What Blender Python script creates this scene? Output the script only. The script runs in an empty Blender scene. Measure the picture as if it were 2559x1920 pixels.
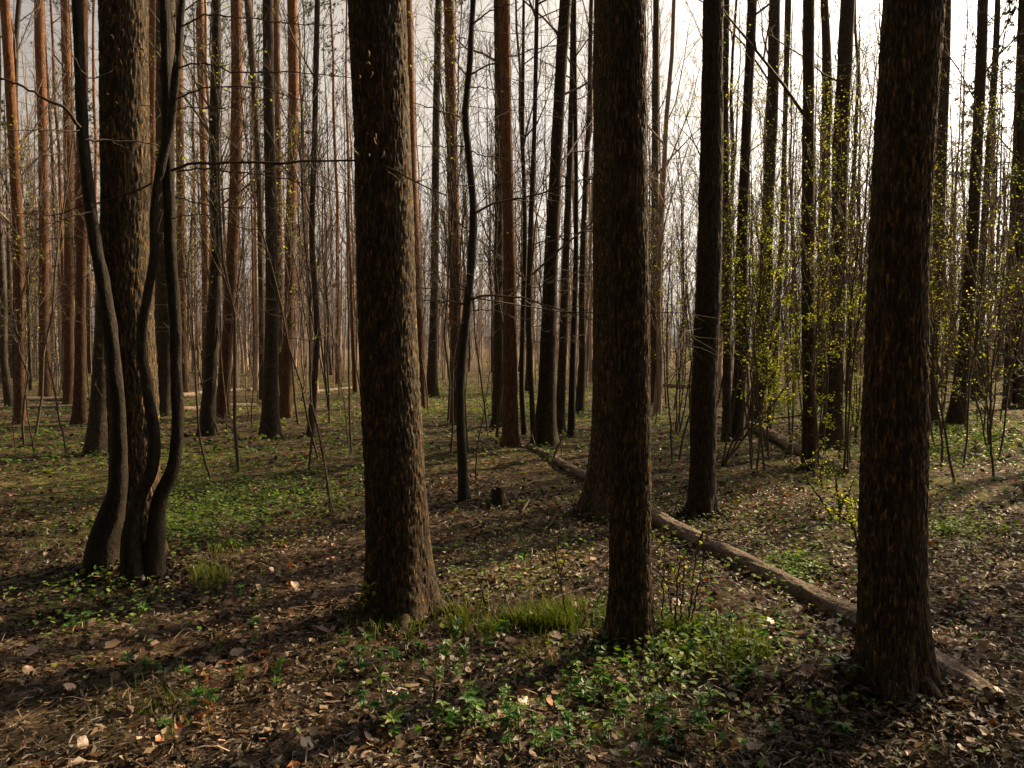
import bpy, math
import numpy as np
from mathutils import Vector

# ------------------------------------------------------------------ camera, sky, sun, exposure
sc = bpy.context.scene
COL = sc.collection
FPX, PW, PH = 2008.0, 2559.0, 1920.0          # focal length and size of the photograph in its own pixels
CAMZ, PITCH = 1.5, math.radians(2.7)
cam = bpy.data.objects.new('camera', bpy.data.cameras.new('camera'))
COL.objects.link(cam)
cam.location = (0, 0, CAMZ)
cam.rotation_euler = (math.pi / 2 - PITCH, 0, 0)
cam.data.sensor_width = 36.0
cam.data.lens = 36.0 * FPX / PW
cam.data.clip_start = 0.05
cam.data.clip_end = 2000
sc.camera = cam

SUN_AZ, SUN_EL = math.radians(50), math.radians(34)
world = bpy.data.worlds.new('World')
sc.world = world
world.use_nodes = True
wn = world.node_tree
bg = wn.nodes['Background']
sky = wn.nodes.new('ShaderNodeTexSky')
sky.sky_type = 'NISHITA'
sky.sun_disc = False
sky.sun_elevation = SUN_EL
sky.sun_rotation = SUN_AZ
sky.dust_density = 4.5
sky.air_density = 1.0
# thin spring cloud veil over the whole dome: same brightness as the sky, warm white instead of blue
bw = wn.nodes.new('ShaderNodeRGBToBW')
veil = wn.nodes.new('ShaderNodeVectorMath'); veil.operation = 'SCALE'
veil.inputs[0].default_value = (1.80, 1.60, 1.38)
cn = wn.nodes.new('ShaderNodeTexNoise'); cn.inputs['Scale'].default_value = 2.2
cn.inputs['Detail'].default_value = 6
cr = wn.nodes.new('ShaderNodeMapRange')
cr.inputs['From Min'].default_value = 0.36; cr.inputs['From Max'].default_value = 0.52
cr.inputs['To Min'].default_value = 0.7; cr.inputs['To Max'].default_value = 1.0
mx = wn.nodes.new('ShaderNodeMix'); mx.data_type = 'RGBA'
tc = wn.nodes.new('ShaderNodeTexCoord')
L = wn.links.new
L(tc.outputs['Generated'], cn.inputs['Vector'])
L(cn.outputs['Fac'], cr.inputs['Value'])
L(sky.outputs[0], bw.inputs[0])
L(bw.outputs[0], veil.inputs['Scale'])
L(cr.outputs[0], mx.inputs['Factor'])
L(sky.outputs[0], mx.inputs[6])
L(veil.outputs[0], mx.inputs[7])
L(mx.outputs[2], bg.inputs[0])
bg.inputs[1].default_value = 0.05

sun = bpy.data.objects.new('sun', bpy.data.lights.new('sun', 'SUN'))
COL.objects.link(sun)
sun.data.energy = 5.0
sun.data.angle = math.radians(1.2)
sun.data.color = (1.0, 0.72, 0.41)
to_sun = Vector((math.sin(SUN_AZ) * math.cos(SUN_EL), math.cos(SUN_AZ) * math.cos(SUN_EL), math.sin(SUN_EL)))
sun.rotation_euler = to_sun.to_track_quat('Z', 'Y').to_euler()
sun.location = (20, 20, 30)

vs = sc.view_settings
vs.view_transform = 'Standard'
vs.look = 'None'
vs.gamma = 1.0
vs.use_curve_mapping = False
vs.exposure = 1.35
cy = sc.cycles
cy.max_bounces = 4
cy.diffuse_bounces = 2
cy.transmission_bounces = 3
cy.glossy_bounces = 2
cy.caustics_reflective = False
cy.caustics_refractive = False
cy.use_denoising = True

rng = np.random.default_rng(11)
UP = np.array([0., 0., 1.])

# ------------------------------------------------------------------ noise, ground height, pixel rays
def _hash(ix, iy, iz):
    h = (ix.astype(np.int64) * 374761393 + iy.astype(np.int64) * 668265263 + iz.astype(np.int64) * 2147483647) & 0xFFFFFFFF
    h = ((h ^ (h >> 13)) * 1274126177) & 0xFFFFFFFF
    h = (h ^ (h >> 16)) & 0xFFFF
    return h / 65535.0

def noise(p):
    """value noise 0..1 at points p (N,3)"""
    i = np.floor(p).astype(np.int64); f = p - i; f = f * f * (3 - 2 * f)
    x, y, z = i[:, 0], i[:, 1], i[:, 2]; fx, fy, fz = f[:, 0], f[:, 1], f[:, 2]
    c = [[[_hash(x + a, y + b, z + d) for d in (0, 1)] for b in (0, 1)] for a in (0, 1)]
    l = lambda a, b, t: a + (b - a) * t
    return l(l(l(c[0][0][0], c[1][0][0], fx), l(c[0][1][0], c[1][1][0], fx), fy),
             l(l(c[0][0][1], c[1][0][1], fx), l(c[0][1][1], c[1][1][1], fx), fy), fz)

def hgt(x, y):
    """ground height"""
    x = np.atleast_1d(np.asarray(x, float)); y = np.atleast_1d(np.asarray(y, float))
    z = np.zeros_like(x)
    a = noise(np.stack([x / 6 + 9, y / 6 + 3, z], 1)) - .5
    b = noise(np.stack([x / 1.3 + 40, y / 1.3, z + 5], 1)) - .5
    c = noise(np.stack([x / .35 + 70, y / .35, z + 8], 1)) - .5
    far = np.clip(np.hypot(x, y) / 12, 0.25, 1)
    e = noise(np.stack([x / .13 + 20, y / .13, z + 2], 1)) - .5
    return a * .16 * far + b * .09 + c * .05 + e * .018

CP, SP = math.cos(PITCH), math.sin(PITCH)
def rays(px, py):
    x = (np.atleast_1d(np.asarray(px, float)) - PW / 2) / FPX
    y = -(np.atleast_1d(np.asarray(py, float)) - PH / 2) / FPX
    return np.stack([x, CP + y * SP, -SP + y * CP], 1)

def gnd(px, py):
    """where the pixels' rays meet the ground"""
    d = rays(px, py); d[:, 2] = np.minimum(d[:, 2], -0.004)
    h = np.zeros(len(d))
    for _ in range(6):
        t = (h - CAMZ) / d[:, 2]
        h = .5 * h + .5 * hgt(d[:, 0] * t, d[:, 1] * t)
    t = (h - CAMZ) / d[:, 2]
    p = d * t[:, None]; p[:, 2] = hgt(p[:, 0], p[:, 1])
    return p

def at(px, py, Y):
    d = rays(px, py)[0]
    return np.array([0, 0, CAMZ]) + d * (Y / d[1])

def nrm(v):
    return v / np.maximum(np.linalg.norm(v, axis=-1, keepdims=True), 1e-9)

# ------------------------------------------------------------------ mesh collecting
class MB:
    def __init__(s):
        s.V, s.F, s.A, s.M, s.n = [], [], [], [], 0
    def add(s, V, F, rnd=None, mat=0):
        s.V.append(V); s.F.append((F + s.n, mat)); s.n += len(V)
        s.A.append(np.zeros(len(V)) if rnd is None else rnd)
    def tubes(s, P, R, sides=3, mat=0, rnd=None):
        """P (M,n,3) polylines, R (M,n) radii"""
        M, n, _ = P.shape
        if M == 0: return
        T = nrm(np.gradient(P, axis=1))
        ref = np.where(np.abs(T[:, :1, 2:3]) > .8, np.array([1., 0, 0]), UP)
        ref = np.broadcast_to(ref, T.shape)
        A = nrm(np.cross(T, ref)); B = np.cross(T, A)
        th = np.arange(sides) * 2 * math.pi / sides
        ring = A[:, :, None, :] * np.cos(th)[None, None, :, None] + B[:, :, None, :] * np.sin(th)[None, None, :, None]
        V = P[:, :, None, :] + ring * R[:, :, None, None]
        idx = np.arange(M * n * sides).reshape(M, n, sides)
        a, b = idx[:, :-1, :], idx[:, 1:, :]
        F = np.stack([a, np.roll(a, -1, 2), np.roll(b, -1, 2), b], -1).reshape(-1, 4)
        r = np.repeat(rng.random(M) if rnd is None else np.broadcast_to(rnd, (M,)), n * sides)
        s.add(V.reshape(-1, 3), F, r, mat)
    def build(s, name, mats, parent=None, smooth=True):
        me = s.mesh(name, mats, smooth)
        return link(name, me, parent)
    def mesh(s, name, mats, smooth=True):
        me = bpy.data.meshes.new(name)
        V = np.concatenate(s.V) if s.V else np.zeros((0, 3))
        me.vertices.add(len(V)); me.vertices.foreach_set('co', V.astype(np.float32).ravel())
        nl = sum(f.size for f, _ in s.F); npoly = sum(len(f) for f, _ in s.F)
        me.loops.add(nl); me.polygons.add(npoly)
        me.loops.foreach_set('vertex_index', np.concatenate([f.ravel() for f, _ in s.F]).astype(np.int32))
        k = np.concatenate([np.full(len(f), f.shape[1]) for f, _ in s.F])
        st = np.concatenate([[0], np.cumsum(k)[:-1]])
        me.polygons.foreach_set('loop_start', st.astype(np.int32))
        me.polygons.foreach_set('material_index', np.concatenate([np.full(len(f), m) for f, m in s.F]).astype(np.int32))
        me.polygons.foreach_set('use_smooth', np.full(npoly, smooth))
        at_ = me.attributes.new('rnd', 'FLOAT', 'POINT')
        at_.data.foreach_set('value', np.concatenate(s.A).astype(np.float32))
        for m in (mats if isinstance(mats, (list, tuple)) else [mats]):
            me.materials.append(m)
        me.update(calc_edges=True)
        return me

def link(name, data, parent=None, loc=None, rz=None, scale=None):
    o = bpy.data.objects.new(name, data)
    COL.objects.link(o)
    if parent is not None: o.parent = parent
    if name in ('twigs', 'crown', 'foliage'): o['kind'] = 'stuff'
    if loc is not None: o.location = loc
    if rz is not None: o.rotation_euler = (0, 0, rz)
    if scale is not None: o.scale = scale if hasattr(scale, '__len__') else (scale,) * 3
    return o

def tag(o, label=None, cat=None, group=None, kind=None):
    if label: o['label'] = label
    if cat: o['category'] = cat
    if group: o['group'] = group
    if kind: o['kind'] = kind
    return o

def thing(name, label, cat, loc, group=None, rz=0, scale=None):
    return tag(link(name, None, None, loc, rz, scale), label, cat, group)

# ------------------------------------------------------------------ materials
def mat(name):
    m = bpy.data.materials.new(name); m.use_nodes = True
    nt = m.node_tree
    return m, nt, nt.nodes, nt.links.new, nt.nodes['Principled BSDF']

def ramp(nodes, stops):
    r = nodes.new('ShaderNodeValToRGB'); e = r.color_ramp.elements
    while len(e) < len(stops): e.new(0.5)
    for el, (p, c) in zip(e, stops):
        el.position = p; el.color = (*c, 1)
    return r

def bark(name, stops, scale=9.0, stretch=.22, bump=.6, dist=.02, upper=None, lichen=0.0, plates=False):
    m, nt, N, L, P = mat(name)
    tcn = N.new('ShaderNodeTexCoord'); mp = N.new('ShaderNodeMapping')
    mp.inputs['Scale'].default_value = (scale, scale, scale * stretch)
    oi = N.new('ShaderNodeObjectInfo')
    va = N.new('ShaderNodeVectorMath'); va.operation = 'ADD'
    L(tcn.outputs['Object'], va.inputs[0]); L(oi.outputs['Location'], va.inputs[1]); L(va.outputs[0], mp.inputs[0])
    n1 = N.new('ShaderNodeTexNoise'); n1.inputs['Scale'].default_value = 3.0; n1.inputs['Detail'].default_value = 7
    n1.inputs['Roughness'].default_value = .68; n1.inputs['Distortion'].default_value = .6
    L(mp.outputs[0], n1.inputs['Vector'])
    r = ramp(N, stops); L(n1.outputs['Fac'], r.inputs[0])
    col = r.outputs[0]
    if upper:      # Scots pines turn orange and papery higher up the stem
        sp = N.new('ShaderNodeSeparateXYZ'); L(tcn.outputs['Object'], sp.inputs[0])
        mr = N.new('ShaderNodeMapRange'); mr.inputs['From Min'].default_value = 1.0; mr.inputs['From Max'].default_value = 6.0
        L(sp.outputs['Z'], mr.inputs['Value'])
        r2 = ramp(N, upper); L(n1.outputs['Fac'], r2.inputs[0])
        mixn = N.new('ShaderNodeMix'); mixn.data_type = 'RGBA'
        L(mr.outputs[0], mixn.inputs['Factor']); L(col, mixn.inputs[6]); L(r2.outputs[0], mixn.inputs[7])
        col = mixn.outputs[2]
    if lichen:
        n3 = N.new('ShaderNodeTexNoise'); n3.inputs['Scale'].default_value = 5.0; n3.inputs['Detail'].default_value = 8
        L(va.outputs[0], n3.inputs['Vector'])
        mr3 = N.new('ShaderNodeMapRange'); mr3.inputs['From Min'].default_value = .56; mr3.inputs['From Max'].default_value = .64
        mr3.inputs['To Max'].default_value = lichen
        L(n3.outputs['Fac'], mr3.inputs['Value'])
        m3 = N.new('ShaderNodeMix'); m3.data_type = 'RGBA'; m3.inputs[7].default_value = (.085, .08, .05, 1)
        L(mr3.outputs[0], m3.inputs['Factor']); L(col, m3.inputs[6]); col = m3.outputs[2]
    hsv = N.new('ShaderNodeHueSaturation')
    mv = N.new('ShaderNodeMapRange'); mv.inputs['To Min'].default_value = .75; mv.inputs['To Max'].default_value = 1.2
    L(oi.outputs['Random'], mv.inputs['Value']); L(mv.outputs[0], hsv.inputs['Value']); L(col, hsv.inputs['Color'])
    if plates:     # each bark plate has its own tone
        at_ = N.new('ShaderNodeAttribute'); at_.attribute_name = 'rnd'
        mp_ = N.new('ShaderNodeMapRange'); mp_.inputs['To Min'].default_value = .75; mp_.inputs['To Max'].default_value = 1.3
        L(at_.outputs['Fac'], mp_.inputs['Value'])
        mm = N.new('ShaderNodeMath'); mm.operation = 'MULTIPLY'; L(mv.outputs[0], mm.inputs[0]); L(mp_.outputs[0], mm.inputs[1]); L(mm.outputs[0], hsv.inputs['Value'])
    L(hsv.outputs[0], P.inputs['Base Color'])
    P.inputs['Roughness'].default_value = .85
    P.inputs['Specular IOR Level'].default_value = .25
    n2 = N.new('ShaderNodeTexNoise'); n2.inputs['Scale'].default_value = 7.0; n2.inputs['Detail'].default_value = 5
    L(mp.outputs[0], n2.inputs['Vector'])
    b = N.new('ShaderNodeBump'); b.inputs['Strength'].default_value = bump; b.inputs['Distance'].default_value = dist
    ad = N.new('ShaderNodeMath'); L(n1.outputs['Fac'], ad.inputs[0]); L(n2.outputs['Fac'], ad.inputs[1])
    L(ad.outputs[0], b.inputs['Height']); L(b.outputs[0], P.inputs['Normal'])
    return m

def leafmat(name, stops, trans=.45, use_obj=False, rough=.6, boost=1.0, spec=.3):
    m, nt, N, L, P = mat(name)
    N.remove(P); out = N['Material Output']
    if use_obj:
        src = N.new('ShaderNodeObjectInfo').outputs['Random']
    else:
        a = N.new('ShaderNodeAttribute'); a.attribute_name = 'rnd'; src = a.outputs['Fac']
    r = ramp(N, stops); L(src, r.inputs[0])
    tcn = N.new('ShaderNodeTexCoord')
    n1 = N.new('ShaderNodeTexNoise'); n1.inputs['Scale'].default_value = 60; n1.inputs['Detail'].default_value = 3
    L(tcn.outputs['Object'], n1.inputs['Vector'])
    mr = N.new('ShaderNodeMapRange'); mr.inputs['To Min'].default_value = .6; mr.inputs['To Max'].default_value = 1.35
    L(n1.outputs['Fac'], mr.inputs['Value'])
    h = N.new('ShaderNodeHueSaturation'); L(mr.outputs[0], h.inputs['Value']); L(r.outputs[0], h.inputs['Color'])
    d = N.new('ShaderNodeBsdfPrincipled'); t = N.new('ShaderNodeBsdfTranslucent')
    d.inputs['Roughness'].default_value = rough; d.inputs['Specular IOR Level'].default_value = spec
    L(h.outputs[0], d.inputs['Base Color'])
    h2 = N.new('ShaderNodeHueSaturation'); h2.inputs['Value'].default_value = boost; h2.inputs['Saturation'].default_value = 1.1
    L(h.outputs[0], h2.inputs['Color']); L(h2.outputs[0], t.inputs['Color'])
    mxs = N.new('ShaderNodeMixShader'); mxs.inputs[0].default_value = trans
    L(d.outputs[0], mxs.inputs[1]); L(t.outputs[0], mxs.inputs[2]); L(mxs.outputs[0], out.inputs[0])
    return m

BROWN = bark('bark_brown', [(.36, (.011, .011, .008)), (.48, (.028, .023, .015)), (.58, (.095, .060, .027)), (.68, (.36, .20, .066))], scale=26, stretch=.22, bump=.5, dist=.01, lichen=.2, plates=True)
PINE = bark('bark_pine', [(.34, (.022, .014, .010)), (.5, (.085, .046, .025)), (.66, (.18, .10, .054))], scale=14, stretch=.25, bump=.8, dist=.03,
            upper=[(.34, (.05, .022, .012)), (.5, (.19, .080, .034)), (.68, (.30, .145, .064))])
GREY = bark('bark_grey', [(.34, (.013, .010, .008)), (.5, (.042, .032, .022)), (.68, (.115, .086, .056))], scale=18, stretch=.3, bump=.5, lichen=.25)
SMOOTH = bark('bark_smooth', [(.34, (.014, .011, .008)), (.5, (.028, .022, .015)), (.68, (.06, .047, .031))], scale=18, stretch=.4, bump=.5, lichen=.2)
TWIG = bark('twig_bark', [(.3, (.04, .030, .022)), (.55, (.10, .077, .057)), (.75, (.19, .15, .112))], scale=30, stretch=.5, bump=.1)
FTWIG = bark('lit_far_twig_bark', [(.3, (.13, .098, .078)), (.55, (.28, .215, .175)), (.75, (.42, .335, .275))], scale=30, stretch=.5, bump=.1)  # far twigs: sunlight put into the colour as a paler tone
LOG = bark('log_bark', [(.34, (.06, .046, .036)), (.48, (.23, .18, .14)), (.66, (.46, .375, .30))], scale=20, stretch=1.0, bump=1.0, dist=.02, lichen=.3)
WOOD = bark('raw_wood', [(.3, (.06, .036, .02)), (.6, (.24, .14, .07))], scale=30, stretch=.2, bump=.2)
FARW = bark('lit_far_bark', [(.3, (.16, .122, .098)), (.5, (.36, .275, .22)), (.7, (.52, .415, .345))], scale=6, stretch=.2, bump=.1)  # far trunks paled in the colour to stand in for sunlight

LITTER = leafmat('dead_leaf', [(0, (.010, .008, .005)), (.4, (.030, .022, .012)), (.65, (.066, .047, .025)), (.82, (.15, .108, .064)), (.94, (.36, .285, .195)), (1, (.27, .09, .028))], trans=.28, rough=.5, spec=.35)
LEAFOBJ = leafmat('fallen_leaf', [(0, (.10, .06, .038)), (.45, (.19, .122, .085)), (.75, (.31, .215, .16)), (.9, (.45, .34, .27)), (1, (.36, .13, .05))], trans=.22, use_obj=True, rough=.45, spec=.5)
STRAW = leafmat('dry_straw', [(0, (.018, .012, .007)), (.55, (.055, .036, .022)), (.82, (.15, .103, .066)), (1, (.38, .285, .195))], trans=.22, rough=.5, spec=.35)
HERB = leafmat('herb_leaf', [(0, (.035, .12, .03)), (.5, (.06, .16, .03)), (1, (.15, .21, .035))], trans=.42, use_obj=True, boost=1.3, spec=.4, rough=.45)
COVER = leafmat('cover_leaf', [(0, (.05, .13, .025)), (.5, (.10, .20, .03)), (1, (.20, .26, .035))], trans=.42, boost=1.2)
GRASS = leafmat('grass_blade', [(0, (.04, .08, .010)), (.6, (.10, .15, .016)), (1, (.26, .23, .06))], trans=.42, boost=1.25)
SPRING = leafmat('spring_leaf', [(0, (.18, .25, .03)), (.5, (.31, .36, .045)), (1, (.46, .44, .07))], trans=.52, boost=1.4)
NEEDLE = leafmat('pine_needle', [(0, (.018, .04, .016)), (1, (.05, .085, .03))], trans=.15)
CATKIN = leafmat('catkin', [(0, (.42, .34, .24)), (1, (.60, .50, .38))], trans=.25)

def ground_material():
    m, nt, N, L, P = mat('forest_floor')
    tcn = N.new('ShaderNodeTexCoord')
    def nz(s, d=6, rough=.6):
        n = N.new('ShaderNodeTexNoise'); n.inputs['Scale'].default_value = s; n.inputs['Detail'].default_value = d
        n.inputs['Roughness'].default_value = rough
        L(tcn.outputs['Object'], n.inputs['Vector']); return n
    a = nz(14, 8, .75); r = ramp(N, [(.34, (.010, .008, .006)), (.5, (.035, .024, .016)), (.6, (.085, .058, .038)), (.72, (.20, .14, .10))])
    L(a.outputs['Fac'], r.inputs[0])
    v = N.new('ShaderNodeTexVoronoi'); v.inputs['Scale'].default_value = 16; v.inputs['Randomness'].default_value = 1
    L(tcn.outputs['Object'], v.inputs['Vector'])
    rv = ramp(N, [(0, (.015, .010, .007)), (.5, (.05, .033, .021)), (.8, (.14, .095, .066)), (1, (.30, .215, .16))])
    sp = N.new('ShaderNodeSeparateColor'); L(v.outputs['Color'], sp.inputs[0]); L(sp.outputs[0], rv.inputs[0])
    m1 = N.new('ShaderNodeMix'); m1.data_type = 'RGBA'; m1.inputs['Factor'].default_value = .5
    L(r.outputs[0], m1.inputs[6]); L(rv.outputs[0], m1.inputs[7])
    g = nz(.35, 5, .65); mr = N.new('ShaderNodeMapRange'); mr.inputs['From Min'].default_value = .48; mr.inputs['From Max'].default_value = .66
    mr.inputs['To Max'].default_value = .9
    L(g.outputs['Fac'], mr.inputs['Value'])
    m2 = N.new('ShaderNodeMix'); m2.data_type = 'RGBA'; m2.inputs[7].default_value = (.15, .165, .03, 1)
    g2 = nz(5, 5, .7); mu = N.new('ShaderNodeMath'); mu.operation = 'MULTIPLY'
    mr2 = N.new('ShaderNodeMapRange'); mr2.inputs['From Min'].default_value = .4; mr2.inputs['From Max'].default_value = .6
    L(g2.outputs['Fac'], mr2.inputs['Value']); L(mr.outputs[0], mu.inputs[0]); L(mr2.outputs[0], mu.inputs[1])
    L(mu.outputs[0], m2.inputs['Factor']); L(m1.outputs[2], m2.inputs[6]); L(m2.outputs[2], P.inputs['Base Color'])
    P.inputs['Roughness'].default_value = .95; P.inputs['Specular IOR Level'].default_value = .1
    b = N.new('ShaderNodeBump'); b.inputs['Strength'].default_value = 1; b.inputs['Distance'].default_value = .05
    L(a.outputs['Fac'], b.inputs['Height']); L(b.outputs[0], P.inputs['Normal'])
    return m
FLOOR = ground_material()

# ------------------------------------------------------------------ ground
na, nr = 420, 190
rad = np.concatenate([[0.0], np.geomspace(.3, 900, nr - 1)])
ang = np.arange(na) * 2 * math.pi / na
RR, AA = np.meshgrid(rad, ang, indexing='ij')
gx, gy = RR * np.sin(AA), RR * np.cos(AA)
gz = hgt(gx.ravel(), gy.ravel()) * np.clip(1.6 - RR.ravel() / 150, 0, 1) - np.clip((RR.ravel() - 150) / 300, 0, 1) * 2
gi = np.arange(nr * na).reshape(nr, na)
gq = np.stack([gi[:-1], np.roll(gi[:-1], -1, 1), np.roll(gi[1:], -1, 1), gi[1:]], -1).reshape(-1, 4)[:, ::-1]
b = MB(); b.add(np.stack([gx.ravel(), gy.ravel(), gz], 1), gq)
ground = b.build('ground', FLOOR)
tag(ground, 'forest floor of dead leaves and soil running back between the trunks', None, kind='structure')

# ------------------------------------------------------------------ branches
def grow(S, D, Ln, n, wig, up=0.0):
    M = len(S); step = (Ln / (n - 1))[:, None]; d = nrm(D); P = [S]
    for _ in range(n - 1):
        d = nrm(d + rng.normal(0, wig, (M, 3)) + up * UP)
        P.append(P[-1] + d * step)
    return np.stack(P, 1)

def pick(P, t):
    """point and direction on polylines P (M,n,3) at t (M,)"""
    n = P.shape[1]; f = np.clip(t, 0, .9999) * (n - 1); i = f.astype(int); f = (f - i)[:, None]; m = np.arange(len(P))
    return P[m, i] * (1 - f) + P[m, i + 1] * f, nrm(P[m, i + 1] - P[m, i])

def side(D, ang):
    """directions turned away from D by ang"""
    r = rng.normal(size=D.shape); r = nrm(r - (r * D).sum(1, keepdims=True) * D)
    return nrm(D * np.cos(ang)[:, None] + r * np.sin(ang)[:, None])

def kids(P, R, k, lo, hi, ang0, ang1, lr, n, wig, up, rr):
    """k children on each polyline; returns their P, R"""
    M = len(P); Pk = np.repeat(P, k, 0); t = rng.uniform(lo, hi, M * k)
    S, D = pick(Pk, t)
    ln = np.linalg.norm(np.diff(Pk, axis=1), axis=2).sum(1)
    Ln = ln * rng.uniform(lr[0], lr[1], M * k) * (1.15 - .6 * t)
    Q = grow(S, side(D, rng.uniform(ang0, ang1, M * k)), Ln, n, wig, up)
    r0 = np.repeat(R, k, 0); i = np.minimum((t * (P.shape[1] - 1)).astype(int), P.shape[1] - 1)
    r0 = r0[np.arange(M * k), i] * rr
    return Q, np.clip(r0, .0028, None)[:, None] * np.linspace(1, .3, n)[None]

def limb_set(C, CR, z0, z1, k, ln, ang, up, r0):
    """primary limbs along a stem polyline C (n,3)"""
    z = rng.uniform(z0, z1, k)
    S = np.stack([np.interp(z, C[:, 2], C[:, j]) for j in range(3)], 1)
    a = rng.uniform(0, 2 * math.pi, k)
    e = rng.uniform(ang[0], ang[1], k)
    D = np.stack([np.cos(a) * np.cos(e), np.sin(a) * np.cos(e), np.sin(e)], 1)
    Ln = rng.uniform(ln[0], ln[1], k) * (1 - .45 * (z - z0) / max(z1 - z0, .1))
    P = grow(S, D, Ln, 6, .13, up)
    rs = np.interp(z, C[:, 2], CR)
    return P, np.minimum(rs * .5, r0 * Ln / ln[1])[:, None] * np.linspace(1, .25, 6)[None]

def needles(b, P, per, size, mat):
    """tufts of needles along twigs"""
    M = len(P); Pk = np.repeat(P, per, 0); S, D = pick(Pk, rng.uniform(.3, 1, M * per))
    K = 9; S = np.repeat(S, K, 0); D = np.repeat(D, K, 0)
    d = side(D, rng.uniform(.3, 1.3, len(D))) * (size * rng.uniform(.6, 1.1, len(D)))[:, None]
    w = nrm(np.cross(d, rng.normal(size=d.shape))) * size * .07
    V = np.stack([S - w, S + w, S + d], 1).reshape(-1, 3)
    b.add(V, np.arange(len(V)).reshape(-1, 3), np.repeat(rng.random(len(S)), 3), mat)

OV = np.array([[0, 0, 0], [-.36, .38, .07], [0, .5, 0], [.36, .38, .07], [0, 1, -.04], [-.25, .72, .05], [.25, .72, .05]])
OF = np.array([[0, 2, 1], [0, 3, 2], [1, 2, 5], [2, 3, 6], [5, 2, 4], [2, 6, 4]])
OV5 = np.array([[0, 0, 0], [-.33, .5, .08], [0, .48, -.03], [.33, .5, .08], [0, 1, .02]])
OF5 = np.array([[0, 2, 1], [0, 3, 2], [1, 2, 4], [2, 3, 4]])
def basis(n_, tilt):
    """random orientations: leaf plane tilted by 'tilt' from level"""
    a = rng.uniform(0, 2 * math.pi, n_); Y = np.stack([np.cos(a), np.sin(a), np.zeros(n_)], 1)
    Nn = nrm(np.stack([rng.normal(0, 1, n_), rng.normal(0, 1, n_), np.zeros(n_)], 1)) * np.sin(tilt)[:, None] + UP * np.cos(tilt)[:, None]
    X = nrm(np.cross(Y, Nn)); Y = np.cross(Nn, X)
    return X, Y, Nn
def leaves(b, pos, size, tilt, mat=0, curl=1.0, rnd=None, tv=OV, tf=OF):
    n_ = len(pos)
    if n_ == 0: return
    X, Y, Z = basis(n_, tilt); T = tv * size[:, None, None]
    c = (rng.normal(1, 1.0, n_) * curl)[:, None, None]
    V = pos[:, None, :] + X[:, None] * T[:, :, 0:1] + Y[:, None] * T[:, :, 1:2] + Z[:, None] * T[:, :, 2:3] * c
    k = tv.shape[0]
    F = (np.arange(n_) * k)[:, None, None] + tf[None]
    b.add(V.reshape(-1, 3), F.reshape(-1, tf.shape[1]), np.repeat(rng.random(n_) if rnd is None else rnd, k), mat)

# ------------------------------------------------------------------ stems
def spline(pts, n):
    """smooth resample of points (m,k) to n rows"""
    pts = np.asarray(pts, float)
    d = np.concatenate([[0], np.cumsum(np.linalg.norm(np.diff(pts[:, :3], axis=0), axis=1))])
    mt = np.gradient(pts, d, axis=0) if len(pts) > 2 else np.repeat((pts[1:] - pts[:1]) / d[-1], 2, 0)
    s = n if hasattr(n, '__len__') else np.linspace(0, d[-1], n)
    i = np.clip(np.searchsorted(d, s, 'right') - 1, 0, len(d) - 2)
    h = (d[i + 1] - d[i])[:, None]; t = ((s - d[i]))[:, None] / h
    return ((2 * t**3 - 3 * t**2 + 1) * pts[i] + (t**3 - 2 * t**2 + t) * h * mt[i] + (-2 * t**3 + 3 * t**2) * pts[i + 1] + (t**3 - t**2) * h * mt[i + 1])

def stem_line(px_pts, H, depth_shift=None, straight=.6, wob=None):
    """photo points (x, y, width px) from the base upward -> rows x,y,z,r; goes on to height H"""
    g = gnd(px_pts[0][0], px_pts[0][1])[0]; Y = g[1]
    rows = []
    for i, (x, y, w) in enumerate(px_pts):
        yy = Y + (0 if depth_shift is None else depth_shift[i])
        p = at(x, y, yy) if i else g
        rows.append([*p, w / 2 / FPX * yy * (CP if True else 1)])
    rows = np.array(rows)
    rows[0, 2] -= .12
    if H:
        top = rows[-1]; dirn = (rows[-1, :3] - rows[-2, :3]); dirn /= max(dirn[2], .05)
        z, r = top[2], top[3]; p = top[:3].copy(); ext = []
        m = 5; dz = (H - z) / m
        for k in range(m):
            dirn[:2] = dirn[:2] * straight + rng.normal(0, .012, 2)
            p = p + dirn * dz
            ext.append([*p, max(r * (1 - .85 * (k + 1) / m), .012)])
        rows = np.vstack([rows, ext])
    return rows

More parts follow.
